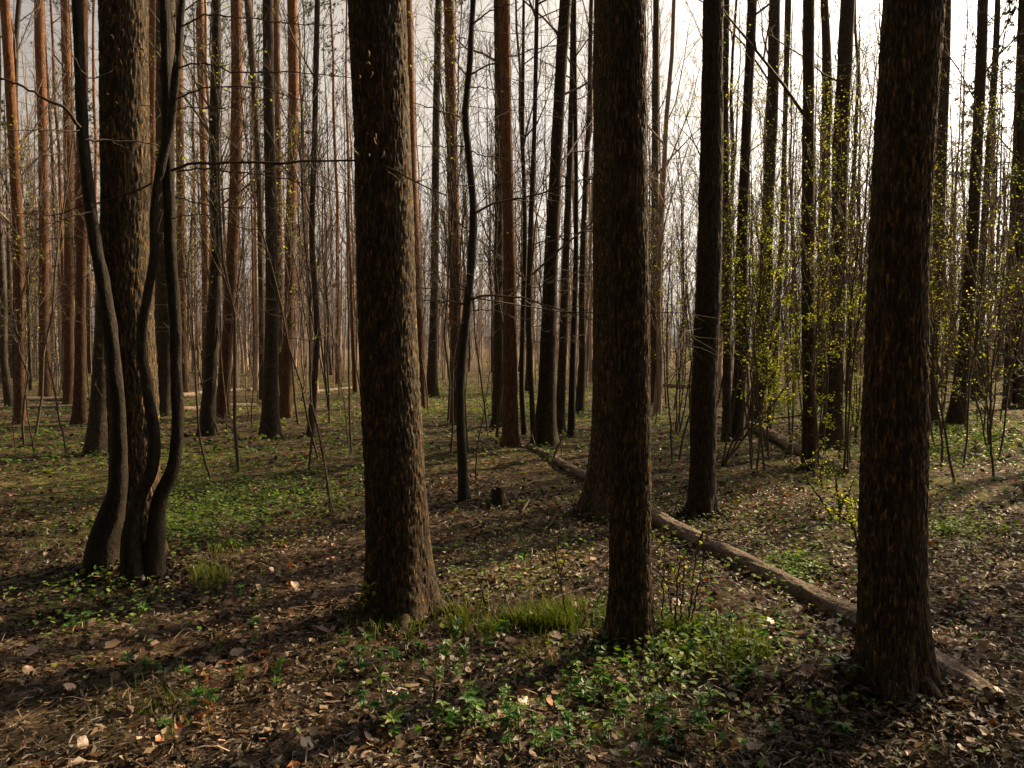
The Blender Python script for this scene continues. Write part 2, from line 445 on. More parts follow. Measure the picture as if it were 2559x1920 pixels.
def trunk_mesh(rows, mats, name='trunk', sides=20, step=.12, fine=False, lobes=5, flare=.36, amp=.012, vis=4.2, parent=None, seed=0, ridge=1.0, slowamp=.10, kink=0.0):
    """trunk along rows; fine trunks carry real bark ridges where they can be seen"""
    rows = rows.copy(); org = rows[0, :3].copy(); org[2] += .12
    d = np.concatenate([[0], np.cumsum(np.linalg.norm(np.diff(rows[:, :3], axis=0), axis=1))])
    if fine:
        s = np.concatenate([np.arange(0, vis, step), np.arange(vis, d[-1], .35), [d[-1]]])
    else:
        s = np.concatenate([np.arange(0, min(8, d[-1]), step), np.arange(min(8, d[-1]), d[-1], step * 5), [d[-1]]])
    C = spline(rows, s); n = len(C)
    P = C[:, :3].copy(); R = np.maximum(C[:, 3], .008)
    if kink:
        kz = np.stack([s * 4.5, np.full(n, seed * 3.1), np.zeros(n)], 1); k2 = kz * [2.6, 1, 1] + 11
        P[:, 0] += (noise(kz) - .5) * kink * 2 + (noise(k2) - .5) * kink; P[:, 1] += (noise(kz + 31) - .5) * kink * 2
    T = nrm(np.gradient(P, axis=0)); A = nrm(np.cross(T, np.array([0., 1, 0]))); B = np.cross(T, A)
    th = np.arange(sides) * 2 * math.pi / sides
    ct, st = np.cos(th), np.sin(th)
    z = (P[:, 2] - org[2])[:, None]
    r = np.repeat(R[:, None], sides, 1)
    q = np.random.default_rng(seed); ph = q.uniform(0, 6.28, 4)
    fl = np.exp(-np.clip(z, 0, None) / (R[0] * 1.1)) * flare
    r = r * (1 + fl * (.55 + .45 * np.cos(lobes * th + ph[0]) + .3 * np.cos((lobes - 2) * th + ph[1])))
    # slow irregularity
    cyl = np.stack([np.broadcast_to(ct * R[:, None], r.shape), np.broadcast_to(st * R[:, None], r.shape), np.broadcast_to(z, r.shape)], -1).reshape(-1, 3)
    off = q.uniform(0, 60, 3)
    slow = noise(cyl * np.array([5, 5, 1.6]) + off) - .5
    r = r + (slow * slowamp).reshape(r.shape) * R[:, None]
    if fine:
        # bark plates: long cells round the stem, each proud of the cracks by its own amount
        Rm = float(np.mean(R[:max(4, len(R) // 2)])); nc = max(10, int(round(2 * math.pi * Rm / (.030 / ridge)))); hc = .12 / ridge
        TH = np.broadcast_to(th, r.shape).ravel(); ZZ = np.broadcast_to(z, r.shape).ravel()
        wv = noise(cyl * np.array([14, 14, 6]) + off + 7) - .5; wv2 = noise(cyl * np.array([30, 30, 9]) + off + 3) - .5
        u = (TH / (2 * math.pi) * nc + wv * 1.7 + wv2 * .8); v = ZZ / hc + wv * 1.1 + (noise(cyl * np.array([60, 60, 14]) + off + 9) - .5) * .9
        iu, iv = np.floor(u).astype(np.int64), np.floor(v).astype(np.int64)
        f1 = np.full(u.shape, 9.); f2 = np.full(u.shape, 9.); cid = np.zeros(u.shape)
        for du in (-1, 0, 1):
            for dv in (-1, 0, 1):
                cu, cv = iu + du, iv + dv; cm = cu % nc
                sd = np.full(cu.shape, seed)
                x_ = cu + _hash(cm, cv, sd) - u; y_ = cv + _hash(cm, cv, sd + 99) - v
                dd_ = np.hypot(x_, y_ * .8); closer = dd_ < f1
                f2 = np.where(closer, f1, np.minimum(f2, dd_)); f1 = np.where(closer, dd_, f1)
                cid = np.where(closer, _hash(cm, cv, sd + 7), cid)
        crack = np.clip((f2 - f1) / .30, 0, 1) ** .7
        n3 = noise(cyl * np.array([130, 130, 45.0]) + off + 40)
        bk = crack * (.55 + .45 * cid) + .22 * n3
        r = r + ((bk - .6) * 1.6 * amp).reshape(r.shape)
    else:
        bk = noise(cyl * np.array([40, 40, 9]) + off) + .5 * noise(cyl * np.array([80, 80, 26]) + off)
        r = r + ((bk - .75) * amp).reshape(r.shape)
    V = P[:, None, :] + (A[:, None] * ct[None, :, None] + B[:, None] * st[None, :, None]) * r[:, :, None] - org
    idx = np.arange(n * sides).reshape(n, sides)
    F = np.stack([idx[:-1], np.roll(idx[:-1], -1, 1), np.roll(idx[1:], -1, 1), idx[1:]], -1).reshape(-1, 4)
    m = MB(); m.add(V.reshape(-1, 3), F, cid if fine else None)
    o = m.build(name, mats, parent)
    return o, org, C

def crown_bare(b, C, z0, z1, k, ln, dens=1.0, org=np.zeros(3), up=.06, r0=.03, ang=(.3, 1.1), tw=5):
    P, R = limb_set(C[:, :3] - org, C[:, 3], z0, z1, k, ln, ang, up, r0)
    b.tubes(P, R, 4)
    Q, S = kids(P, R, int(4 * dens), .2, .95, .35, .95, (.3, .65), 5, .16, .05, .6)
    b.tubes(Q, S, 3)
    T, U = kids(Q, S, int(tw * dens), .15, 1, .3, 1.0, (.25, .6), 4, .18, .05, .6)
    b.tubes(T, U, 3)
    return P, Q, T

def dead_sticks(b, C, z0, z1, k, ln, org, r=.008):
    P, R = limb_set(C[:, :3] - org, C[:, 3], z0, z1, k, ln, (-.25, .35), -.01, r)
    b.tubes(P, R, 3)
    Q, S = kids(P, R, 5, .2, .97, .4, 1.0, (.2, .55), 4, .2, .02, .6)
    b.tubes(Q, S, 3)

def crown_pine(b, C, H, org, k=26, ln=(.8, 2.4), per=2, size=.10):
    P, R = limb_set(C[:, :3] - org, C[:, 3], H * .66, H * .99, k, ln, (-.1, .7), .04, .03)
    b.tubes(P, R, 3)
    Q, S = kids(P, R, 5, .3, 1, .3, .9, (.25, .5), 4, .15, .06, .5)
    b.tubes(Q, S, 3)
    needles(b, Q, per, size * 1.6, 1)

def tree(name, barkm, label, pts, H=17, cat='tree', fine=False, style='bare', group=None, k=10, seed=0, sticks=8, **kw):
    rows = stem_line(pts, H)
    org = rows[0, :3] + np.array([0, 0, .12])
    root = thing(name, label, cat, org, group)
    o, org, C = trunk_mesh(rows, barkm, fine=fine, parent=root, seed=seed, **kw)
    if fine:       # surface roots spreading from the foot
        q = np.random.default_rng(seed + 500); rb = C[0, 3]; a0 = q.uniform(0, 6.28)
        for j in range(6):
            a_ = a0 + j * 6.283 / 6 + q.normal(0, .25); ln_ = rb * q.uniform(1.0, 2.0); tt = np.linspace(0, 1, 9)
            wv_ = np.cumsum(q.normal(0, .02, 9)); rx = rb * .55 + tt * ln_
            X = np.cos(a_ + wv_) * rx; Y = np.sin(a_ + wv_) * rx
            zz = hgt(org[0] + X, org[1] + Y) - org[2] + rb * .6 * (1 - tt) ** 2.2 - .012 - .05 * tt ** 3
            rr_ = rb * q.uniform(.20, .32) * (1 - .82 * tt) * (1 + .25 * (noise(np.stack([tt * 9, np.full(9, j * 1.), np.full(9, seed * 1.)], 1)) - .5))
            mr_ = MB(); mr_.tubes(np.stack([X, Y, zz], 1)[None], rr_[None], 12, rnd=.4); mr_.build('root', barkm, root)
    Cz = C.copy()
    b = MB()
    if style == 'pine':
        dead_sticks(b, Cz, 1.8, H * .62, sticks * 2, (.5, 2.3), org)
        crown_pine(b, Cz, H, org)
        b.build('crown', [TWIG, NEEDLE], root)
    else:
        if sticks: dead_sticks(b, Cz, 1.5, H * .5, sticks * 2, (.5, 2.6), org)
        crown_bare(b, Cz, H * (.22 if sticks else .42), H * .97, k, (1.2, 3.2), org=org)
        b.build('crown', [TWIG], root)
    return root

# ------------------------------------------------------------------ the big trunks nearest the camera
F_ = dict(fine=True, sides=180, step=.015, H=18)
tree('broadleaf_tree', BROWN, 'thick flaky-barked trunk with a golden sunlit right flank, left of the picture centre',
     [(1003, 1525, 186), (997, 1420, 158), (992, 1300, 150), (976, 1000, 144), (963, 700, 140), (956, 400, 138), (942, 0, 136), (932, -300, 130)],
     seed=1, k=9, sticks=0, amp=.008, ridge=1.9, **F_)
tree('broadleaf_tree', BROWN, 'dark straight trunk rising from the grass, standing just in front of a second thick trunk',
     [(1577, 1612, 122), (1576, 1500, 108), (1575, 1220, 103), (1571, 700, 97), (1568, 300, 93), (1566, 0, 91), (1564, -300, 86)],
     seed=2, k=8, sticks=0, amp=.006, ridge=2.1, **F_)
tree('broadleaf_tree', BROWN, 'thick dark trunk half hidden behind the straight trunk rising from the grass',
     [(1522, 1285, 134), (1526, 1200, 112), (1535, 700, 108), (1538, 300, 106), (1540, 0, 104), (1540, -200, 100)],
     seed=3, k=8, sticks=0, amp=.009, ridge=1.3, fine=True, sides=120, step=.03, vis=5.5, H=19)
tree('broadleaf_tree', BROWN, 'thick black trunk nearest the camera, in front of the big fallen log, leaning right',
     [(2232, 1715, 190), (2231, 1600, 166), (2232, 1300, 157), (2238, 1000, 146), (2244, 700, 140), (2262, 350, 138), (2283, 0, 136), (2300, -300, 130)],
     seed=4, k=6, sticks=0, amp=.007, ridge=1.9, **F_)
tree('pine_tree', BROWN, 'thick straight trunk directly behind the three curved hazel stems',
     [(338, 1410, 150), (338, 1300, 122), (333, 1000, 116), (318, 700, 112), (312, 400, 110), (308, 0, 108), (305, -250, 104)],
     seed=5, style='pine', amp=.009, ridge=1.5, fine=True, sides=140, step=.02, vis=4.6, H=19, sticks=0)
tree('broadleaf_tree', GREY, 'dark slender trunk behind the fallen log, with thin vines up its sides',
     [(1752, 1292, 74), (1756, 1180, 64), (1759, 1000, 61), (1771, 700, 58), (1777, 400, 54), (1783, 0, 48), (1787, -200, 46)],
     seed=6, k=10, amp=.008, fine=True, sides=90, step=.03, vis=5.5, H=17, sticks=4)

# ------------------------------------------------------------------ the trunks of the middle distance
MID = [
 # style, bark, label, points from the base up
 ('pine', PINE, 'slim pine at the far left edge with an orange sunlit stem', [(50, 1062, 34), (50, 950, 25), (45, 600, 24), (30, 300, 23), (12, 0, 22)]),
 ('pine', PINE, 'slim dark pine, second from the left edge', [(112, 1000, 28), (110, 800, 23), (108, 400, 22), (98, 0, 21)]),
 ('pine', PINE, 'bright orange slim pine, third from the left edge, left of the curved hazel', [(172, 1009, 28), (172, 800, 23), (172, 500, 22), (168, 250, 21), (163, 0, 21)]),
 ('pine', PINE, 'upright pine whose orange edge shows just left of the outermost hazel stem', [(198, 1060, 36), (200, 900, 26), (204, 500, 25), (206, 0, 23)]),
 ('bare', GREY, 'dark leaning trunk with a spreading foot behind the left hazel stem', [(240, 1140, 62), (246, 1050, 46), (256, 800, 34), (272, 400, 32), (290, 0, 30)]),
 ('bare', GREY, 'broad dark trunk seen between the thick pine and the outer right hazel stem', [(408, 1040, 52), (410, 900, 47), (412, 500, 45), (415, 0, 44)]),
 ('pine', PINE, 'thin fiery orange pine glimpsed just right of the thick trunk behind the hazel', [(372, 1000, 28), (374, 700, 23), (380, 300, 22), (383, 0, 21)]),
 ('pine', PINE, 'thin pale orange pine close right of the hazel clump', [(458, 985, 24), (454, 700, 20), (450, 400, 19), (446, 0, 18)]),
 ('pine', PINE, 'thin straight reddish pine, first to rise clear right of the hazel clump', [(515, 965, 20), (513, 650, 17), (506, 300, 16), (500, 0, 16)]),
 ('bare', GREY, 'dark kinked trunk with an orange right edge and a spreading foot', [(514, 1086, 46), (523, 980, 33), (532, 800, 30), (540, 650, 27), (535, 360, 25), (540, 180, 23), (541, 0, 22)]),
 ('pine', PINE, 'leaning pine with its whole right side glowing orange, beside the kinked dark trunk', [(553, 1042, 36), (562, 930, 30), (572, 800, 29), (582, 600, 28), (589, 420, 28), (592, 200, 27), (590, 0, 26)]),
 ('bare', GREY, 'thin dark trunk leaning left towards the glowing orange pine', [(656, 1000, 18), (652, 700, 14), (648, 480, 14), (640, 300, 13), (618, 0, 12)]),
 ('bare', GREY, 'dark upright trunk with a broad twiggy foot in the middle of the left half', [(672, 1096, 54), (676, 980, 38), (680, 800, 34), (677, 500, 28), (672, 300, 26), (669, 0, 25)]),
 ('pine', PINE, 'thin pale orange pine standing behind the upright trunk with the twiggy foot', [(702, 985, 20), (700, 700, 16), (694, 300, 15), (689, 0, 15)]),
 ('pine', PINE, 'pine with a pink and orange lit side, right of the trunk with the twiggy foot', [(712, 1045, 36), (718, 900, 27), (723, 750, 25), (728, 500, 25), (733, 300, 24), (730, 0, 24)]),
 ('bare', GREY, 'slender dark tree midway between the pink-lit pine and the thick golden trunk', [(776, 1088, 26), (784, 980, 17), (792, 850, 15), (780, 600, 14), (786, 350, 14), (793, 0, 13)]),
 ('pine', PINE, 'red-stemmed pine hugging the right edge of the thick golden trunk', [(1052, 1020, 34), (1046, 800, 27), (1030, 450, 25), (1018, 0, 24)]),
 ('bare', GREY, 'straight dark trunk right of the thick golden trunk, its foot in far grass', [(1078, 992, 34), (1082, 880, 24), (1087, 600, 20), (1090, 300, 18), (1096, 0, 16)]),
 ('pine', PINE, 'dark trunk partly covered low down by a thin forked tree in front', [(1140, 1062, 44), (1140, 900, 33), (1139, 680, 30), (1130, 400, 27), (1122, 0, 26)]),
 ('bare', SMOOTH, 'small forked dark tree in front, with long side branches, near the old stump', [(1160, 1250, 30), (1154, 1120, 25), (1150, 980, 23), (1164, 800, 22), (1176, 680, 21), (1182, 510, 19), (1171, 380, 17), (1163, 290, 16), (1173, 170, 15), (1182, 0, 13)]),
 ('bare', GREY, 'left one of a pair of trunks standing touching near the picture centre', [(1244, 1066, 34), (1246, 900, 26), (1247, 600, 22), (1247, 300, 21), (1244, 0, 20)]),
 ('pine', PINE, 'reddish right one of a pair of trunks touching near the picture centre', [(1276, 1119, 46), (1276, 1000, 36), (1274, 800, 34), (1272, 600, 30), (1266, 350, 28), (1260, 0, 27)]),
 ('bare', SMOOTH, 'thin stem rising at the far end of the big fallen log', [(1336, 1120, 16), (1329, 1000, 13), (1322, 820, 12), (1325, 600, 12), (1336, 300, 11), (1341, 50, 10)]),
 ('bare', SMOOTH, 'thin bowed stem left of the far end of the big fallen log', [(1312, 1086, 16), (1304, 980, 13), (1306, 820, 12), (1312, 600, 11), (1306, 300, 10)]),
 ('bare', BROWN, 'upright trunk with a flared foot and bright rim beyond the far log end', [(1362, 1113, 66), (1366, 1000, 48), (1372, 800, 38), (1380, 600, 34), (1390, 400, 30), (1400, 200, 29), (1413, 0, 28)]),
 ('bare', GREY, 'narrow trunk close right of the flared trunk beyond the far log end', [(1397, 1080, 28), (1405, 900, 21), (1414, 650, 18), (1422, 450, 16), (1430, 200, 14), (1433, 0, 13)]),
 ('bare', SMOOTH, 'thin dark pole left of the two overlapping thick trunks', [(1427, 1092, 20), (1431, 900, 15), (1438, 700, 13), (1440, 500, 11), (1437, 200, 10)]),
 ('bare', GREY, 'straight thin tree against the sky just right of the two overlapping thick trunks', [(1636, 1010, 24), (1636, 800, 20), (1637, 500, 18), (1638, 200, 16), (1640, 0, 15)]),
 ('bare', GREY, 'thin trunk with green leaves on it behind the slender vine-edged trunk', [(1815, 1105, 26), (1816, 900, 19), (1814, 600, 17), (1811, 300, 16), (1816, 0, 14)]),
 ('bare', GREY, 'dark trunk tilting right with an orange rim, at the second fallen log', [(1836, 1100, 44), (1846, 980, 34), (1855, 800, 30), (1853, 650, 28), (1860, 450, 25), (1869, 250, 24), (1880, 0, 23)]),
 ('bare', GREY, 'dark trunk behind the yellow-green leaves, right of the orange-rimmed tilting trunk', [(1890, 1062, 44), (1900, 900, 32), (1910, 750, 29), (1920, 500, 28), (1929, 300, 28), (1936, 0, 27)]),
 ('bare', GREY, 'thin twiggy tree behind the leaf cloud, between two darker trunks', [(1930, 1000, 18), (1942, 800, 14), (1955, 550, 13), (1962, 300, 12), (1969, 0, 11)]),
 ('bare', GREY, 'very straight dark trunk standing by the near end of the second fallen log', [(2024, 1172, 44), (2023, 1000, 33), (2019, 700, 31), (2020, 300, 28), (2021, 0, 27)]),
 ('bare', GREY, 'dark trunk forking near the top of the picture, right of the very straight trunk', [(2052, 1020, 32), (2052, 800, 26), (2056, 600, 25), (2062, 400, 24), (2066, 150, 22), (2060, 0, 17)]),
 ('bare', GREY, 'stout dark trunk with a widened foot, next left of the nearest black trunk', [(2076, 1122, 66), (2084, 1000, 44), (2092, 800, 38), (2096, 600, 37), (2101, 350, 36), (2110, 180, 35), (2119, 0, 34)]),
 ('bare', GREY, 'dark trunk rising close right of the nearest black trunk', [(2322, 1062, 38), (2330, 900, 29), (2342, 650, 26), (2352, 400, 25), (2360, 200, 24), (2365, 0, 23)]),
 ('bare', GREY, 'right-tilting dark trunk with a spreading foot on mossy ground near the right edge', [(2388, 1062, 48), (2398, 980, 36), (2416, 800, 32), (2430, 600, 28), (2440, 400, 26), (2452, 150, 24), (2457, 0, 23)]),
 ('bare', GREY, 'thinner trunk just behind the right-tilting trunk on mossy ground', [(2440, 1002, 34), (2444, 900, 24), (2452, 700, 18), (2470, 400, 16), (2490, 100, 14)]),
 ('bare', GREY, 'dark trunk at the extreme right edge', [(2546, 1022, 36), (2546, 900, 26), (2548, 600, 22), (2552, 300, 20), (2556, 0, 18)]),
]
occupied = []
for i, (style, bm_, label, pts) in enumerate(MID):
    small = pts[2][2] < 16
    t = tree('pine_tree' if style == 'pine' else 'bare_tree', bm_, label, pts, H=(10 if small else float(rng.uniform(15, 20))), style=style, seed=20 + i,
             k=(6 if small else 7), sticks=(5 if small else 16), sides=(12 if small else 18), step=.10, amp=.012 if not small else .004, group='trees of the middle distance')
    occupied.append((t.location.x, t.location.y))

# ------------------------------------------------------------------ curved hazel at the left, three stems from one foot
def pxline(pts, Y0, Y1, ox=0, oy=0, s=1.0):
    """photo points (crop pixels / s + origin) at depths running from Y0 to Y1"""
    n = len(pts)
    return np.array([at(ox + x / s, oy + y / s, Y0 + (Y1 - Y0) * i / (n - 1)) for i, (x, y) in enumerate(pts)])

hz = gnd(325, 1450)[0]
hazel = thing('hazel_tree', 'curved hazel of three dark bending stems from one foot, left foreground', 'tree', hz)
HS = [[(258, 1432, 108), (268, 1325, 72), (292, 1230, 48), (298, 1102, 36), (286, 922, 33), (264, 753, 32), (240, 620, 30), (215, 430, 28), (203, 250, 26), (196, 100, 25), (192, -40, 24), (180, -400, 20)],
      [(337, 1456, 78), (334, 1310, 46), (349, 1241, 33), (380, 1169, 31), (383, 1072, 28), (370, 982, 25), (353, 837, 25), (368, 741, 24), (384, 632, 22), (386, 520, 21), (400, 430, 22), (424, 316, 20), (440, 190, 20), (456, 0, 17), (470, -350, 14)],
      [(376, 1464, 74), (388, 1343, 46), (397, 1253, 36), (432, 1169, 34), (442, 1102, 32), (440, 922, 30), (436, 771, 30), (427, 651, 29), (423, 500, 28), (420, 420, 26), (418, 250, 24), (412, 0, 22), (405, -300, 18)]]
HSY = []
for j, pts in enumerate(HS):
    Y = hz[1] + (.12, -.05, 0)[j]
    rows = np.array([[*(at(x, y, Y)), w / 2 / FPX * Y] for x, y, w in pts])
    rows[0, 2] = hgt(rows[0, 0], rows[0, 1])[0] - .12
    o, org, C = trunk_mesh(rows, SMOOTH, 'stem', sides=32, step=.03, amp=.008, parent=None, seed=70 + j, flare=.15, slowamp=.3, kink=.003)
    o.parent = hazel; o.location = Vector(org) - Vector(hz); HSY.append((Y, C))
# its side branches, traced from the photograph (crop coordinates), running towards the viewer as they pass in front of the trunks
HB = [([(1020, 1010), (1100, 975), (1350, 965), (1700, 970), (1950, 950), (2134, 960), (2330, 1010), (2450, 1080), (2640, 1165)], 0, .9, .010),
      ([(1040, 1020), (1180, 1000), (1400, 1020), (1600, 1050), (1800, 1090), (2080, 1165)], 0, .5, .006),
      ([(1050, 580), (1180, 530), (1400, 515), (1560, 520), (1720, 580), (1900, 600)], 0, .4, .006),
      ([(1045, 410), (1180, 370), (1400, 430), (1700, 430), (1950, 445), (2134, 470)], 0, .5, .006),
      ([(1085, 150), (1180, 100), (1400, 100), (1700, 140), (2000, 150)], 0, .4, .006),
      ([(505, 830), (600, 832), (750, 838), (900, 855), (1000, 930)], 0, -.3, .008),
      ([(470, 760), (380, 640), (250, 580), (80, 490), (-120, 420)], 0, .3, .012),
      ([(900, 1085), (750, 1150), (500, 1220), (350, 1270), (150, 1270), (-60, 1240)], 0, -.6, .006),
      ([(600, 1000), (690, 985), (800, 1010), (890, 1062)], -.4, -.3, .005),
      ([(600, 1100), (690, 1130), (780, 1155), (880, 1210)], -.4, -.3, .004),
      ([(470, 778), (300, 770), (100, 772), (-80, 765)], 0, .5, .005),
      ([(560, 1250), (400, 1290), (200, 1390), (20, 1450)], 0, .4, .005),
      ([(440, 330), (520, 460), (700, 400), (760, 385), (830, 380)], 0, -.5, .004),
      ([(940, 420), (1000, 440), (1060, 465), (1110, 480)], 0, -.3, .008),
      ([(820, 240), (860, 330), (880, 370), (940, 420)], -.3, 0, .007),
      ([(1040, 1170), (1200, 1210), (1500, 1235), (1740, 1200)], 0, .3, .005),
      ([(1000, 1300), (1200, 1270), (1400, 1340), (1640, 1370), (1800, 1370)], 0, .3, .004),
      ([(1040, 650), (1120, 640), (1330, 640), (1500, 560)], 0, .2, .004),
      ([(330, 330), (420, 480), (410, 520), (420, 600)], .1, .3, .005),
      ([(2134, 470), (2250, 480), (2400, 470), (2560, 500), (2660, 470)], -.3, -.5, .003)]
def twiggy(b, P, R, k=5, lr=(.1, .28)):
    P1, R1 = P[None], R[None]
    Q, S = kids(P1, R1, k, .25, 1, .4, 1.1, lr, 5, .2, .03, .55)
    b.tubes(Q, S, 3)
    return Q
HBO = []
for pts, y0, y1, r in HB:
    L3 = pxline(pts, hz[1] - .03 - y0, hz[1] - .03 - y1, 0, 0, 2.371)
    P = spline(L3, 22) + rng.normal(0, .004, (22, 3)) - hz
    R = np.linspace(r, r * .35, 22)
    b = MB(); b.tubes(P[None], R[None], 5)
    Q = twiggy(b, P, R, 7)
    o = b.build('branch', TWIG, hazel); HBO.append((P, o))
# pale dry catkins hanging on the twigs in front of the trunks
CK = [((655, 205), (668, 215), (672, 232)), ((720, 172), (732, 185), (730, 218)), ((690, 285), (705, 290), (708, 312)), ((712, 350), (716, 365), (728, 385)),
      ((880, 210), (895, 205), (905, 215)), ((685, 600), (695, 615), (688, 622)), ((630, 560), (638, 556), (642, 562)), ((1030, 310), (1040, 330), (1035, 375)),
      ((800, 620), (840, 625), (950, 635)), ((965, 1390), (968, 1410), (966, 1430)), ((960, 1140), (950, 1160), (938, 1195)), ((1180, 360), (1188, 380), (1180, 400))]
CK2 = [((286, 300), (292, 312), (290, 340)), ((274, 378), (286, 370), (298, 384)), ((312, 424), (310, 445), (296, 462)), ((232, 445), (238, 455), (232, 470)),
       ((330, 790), (332, 815), (328, 840)), ((320, 815), (325, 840), (338, 858)), ((380, 895), (378, 915), (362, 940)), ((288, 910), (293, 920), (291, 932)), ((188, 875), (210, 900), (230, 915))]
for lst, ox, Y in ((CK, 0, hz[1] - .35), (CK2, 800, 4.05)):
    for tri_ in lst:
        P = spline(pxline(tri_, Y, Y, ox, 0, 2.371), 7) - hz
        b = MB(); b.tubes(P[None], np.array([.3, .8, 1, 1, .9, .7, .2])[None] * .0030, 5)
        near = min(HBO, key=lambda e: np.linalg.norm(e[0] - P[0], axis=1).min())[1]
        b.build('catkin', CATKIN, near)

# ------------------------------------------------------------------ branches that belong to the small forked tree
forked = [o for o in bpy.data.objects if o.get('label', '').startswith('small forked dark')][0]
fo = np.array(forked.location)
for pts, y0, y1, r in [([(865, 690), (800, 680), (700, 655), (530, 600)], 0, .5, .011), ([(900, 440), (1000, 385), (1150, 330), (1300, 290), (1640, 235)], 0, .6, .009),
                       ([(920, 1270), (960, 1235), (1100, 1190), (1300, 1150), (1500, 1080), (1700, 1050)], 0, .5, .013), ([(905, 1770), (960, 1755), (1200, 1770), (1450, 1850), (1700, 1917)], 0, .7, .013),
                       ([(850, 1795), (700, 1785), (550, 1770)], 0, .4, .012), ([(870, 460), (800, 360), (740, 280), (735, 200)], 0, -.3, .010), ([(905, 150), (1000, 75), (1170, 10)], 0, .3, .010),
                       ([(900, 1840), (1000, 1840), (1200, 1890), (1330, 1900)], 0, .4, .006), ([(870, 1720), (780, 1640), (700, 1610), (550, 1590)], 0, .4, .007), ([(880, 520), (1000, 520), (1150, 580)], 0, .3, .006),
                       ([(900, 900), (960, 920), (1100, 945), (1320, 960)], 0, .3, .006), ([(870, 860), (700, 870), (560, 865), (420, 850)], 0, .6, .006), ([(868, 230), (790, 220), (650, 190)], 0, .3, .005)]:
    P = spline(pxline(pts, fo[1] - y0, fo[1] - y1, 800, 0, 2.371), 18) - fo
    P = P + rng.normal(0, .006, P.shape); R = np.linspace(r, r * .3, 18)
    b = MB(); b.tubes(P[None], R[None], 5); twiggy(b, P, R, 8)
    b.build('branch', TWIG, forked)
# ------------------------------------------------------------------ fallen logs
def log(label, ends, r0, r1, group='fallen logs on the forest floor', fine=True, cap=True, lift=0.0, bend=.035):
    """ends: photo pixels of the underside at far end and near end"""
    A, B = gnd(*ends[0])[0], gnd(*ends[1])[0]
    n = 300 if fine else 40
    t = np.linspace(0, 1, n)[:, None]
    P = A * (1 - t) + B * t
    P[:, 0] += np.sin(t[:, 0] * 7) * bend + np.sin(t[:, 0] * 17 + 1) * bend * .4
    R = r0 + (r1 - r0) * t[:, 0]
    base = np.linspace(A[2], B[2], n)
    P[:, 2] = np.maximum(base, hgt(P[:, 0], P[:, 1]) * .5 + base * .5) + R * .5 + lift - (np.clip(t[:, 0] - .93, 0, 1) * 1.0 if fine and lift == 0 else 0)
    org = P[n // 2].copy(); org[2] -= R[n // 2]
    root = thing('fallen_log', label, 'log', org, group)
    sides = 48 if fine else 14
    T = nrm(np.gradient(P, axis=0)); Ax = nrm(np.cross(T, UP)); Bx = np.cross(Ax, T)
    th = np.arange(sides) * 2 * math.pi / sides
    cyl = np.stack([np.broadcast_to(np.cos(th) * R[:, None], (n, sides)), np.broadcast_to(np.sin(th) * R[:, None], (n, sides)),
                    np.broadcast_to(t * np.linalg.norm(B - A), (n, sides))], -1).reshape(-1, 3)
    dis = (noise(cyl * [12, 12, 2]) - .5) * .35 + (noise(cyl * [45, 45, 14]) - .5) * .26 + (noise(cyl * [110, 110, 50]) - .5) * .16
    rr = R[:, None] * (1 + dis.reshape(n, sides))
    V = P[:, None] + (Ax[:, None] * np.cos(th)[None, :, None] + Bx[:, None] * np.sin(th)[None, :, None]) * rr[:, :, None] - org
    idx = np.arange(n * sides).reshape(n, sides)
    F = np.stack([idx[:-1], np.roll(idx[:-1], -1, 1), np.roll(idx[1:], -1, 1), idx[1:]], -1).reshape(-1, 4)
    m = MB(); m.add(V.reshape(-1, 3), F); m.build('stem', LOG, root)
    for e, k in ((0, 0), (-1, n - 1)):
        ring = V[k]; c = ring.mean(0) + T[k] * (.012 if e else -.012)
        m = MB(); m.add(np.vstack([ring, c[None]]), np.stack([np.arange(sides), (np.arange(sides) + 1) % sides, np.full(sides, sides)], 1))
        m.build('broken_end', WOOD, root)
    return root, P - org, R, org

biglog, LP, LR, lorg = log('long fallen log slanting across the right half from centre towards the nearest black trunk', [(1322, 1122), (2475, 1752)], .044, .072)
# stubs and bleached twigs still standing on it
for pts, r in [([(1336, 1112), (1330, 1080), (1337, 1068)], .012), ([(1384, 1142), (1392, 1122), (1402, 1100), (1410, 1085)], .014), ([(1404, 1140), (1402, 1110), (1403, 1085)], .008),
               ([(1748, 1348), (1757, 1330), (1760, 1316), (1735, 1300)], .009), ([(1757, 1347), (1800, 1352), (1850, 1372)], .005), ([(1762, 1340), (1790, 1330), (1830, 1322), (1880, 1336), (1918, 1334)], .005),
               ([(1755, 1356), (1745, 1375), (1715, 1388), (1682, 1396)], .006), ([(1763, 1378), (1790, 1420), (1812, 1450), (1832, 1473)], .006), ([(1757, 1342), (1700, 1365), (1655, 1362)], .005),
               ([(1655, 1310), (1654, 1335), (1672, 1360), (1678, 1385)], .005), ([(1662, 1350), (1648, 1365), (1630, 1384), (1582, 1390)], .006), ([(1800, 1355), (1807, 1380), (1803, 1420)], .005)]:
    yb = 3012 / (pts[0][1] + 45 - 865)
    P = spline(pxline(pts, yb, yb - .1), 12) - lorg
    b = MB(); b.tubes(P[None], np.linspace(r, r * .35, 12)[None], 5); twiggy(b, P, np.linspace(r, r * .35, 12), 3, (.2, .5))
    b.build('branch_stub', TWIG, biglog)
log('shorter pale log lying behind the very straight dark trunk on the right', [(1868, 1066), (2105, 1182)], .065, .085)
log('upper one of two logs lying across the far left edge', [(-60, 1008), (250, 998)], .08, .07, fine=False)
log('lower thinner one of two logs lying across the far left edge', [(-60, 1026), (190, 1020)], .045, .05, fine=False)
log('dark log lying behind the hazel and the kinked trunk on the left', [(452, 1030), (640, 1016)], .07, .06, fine=False)
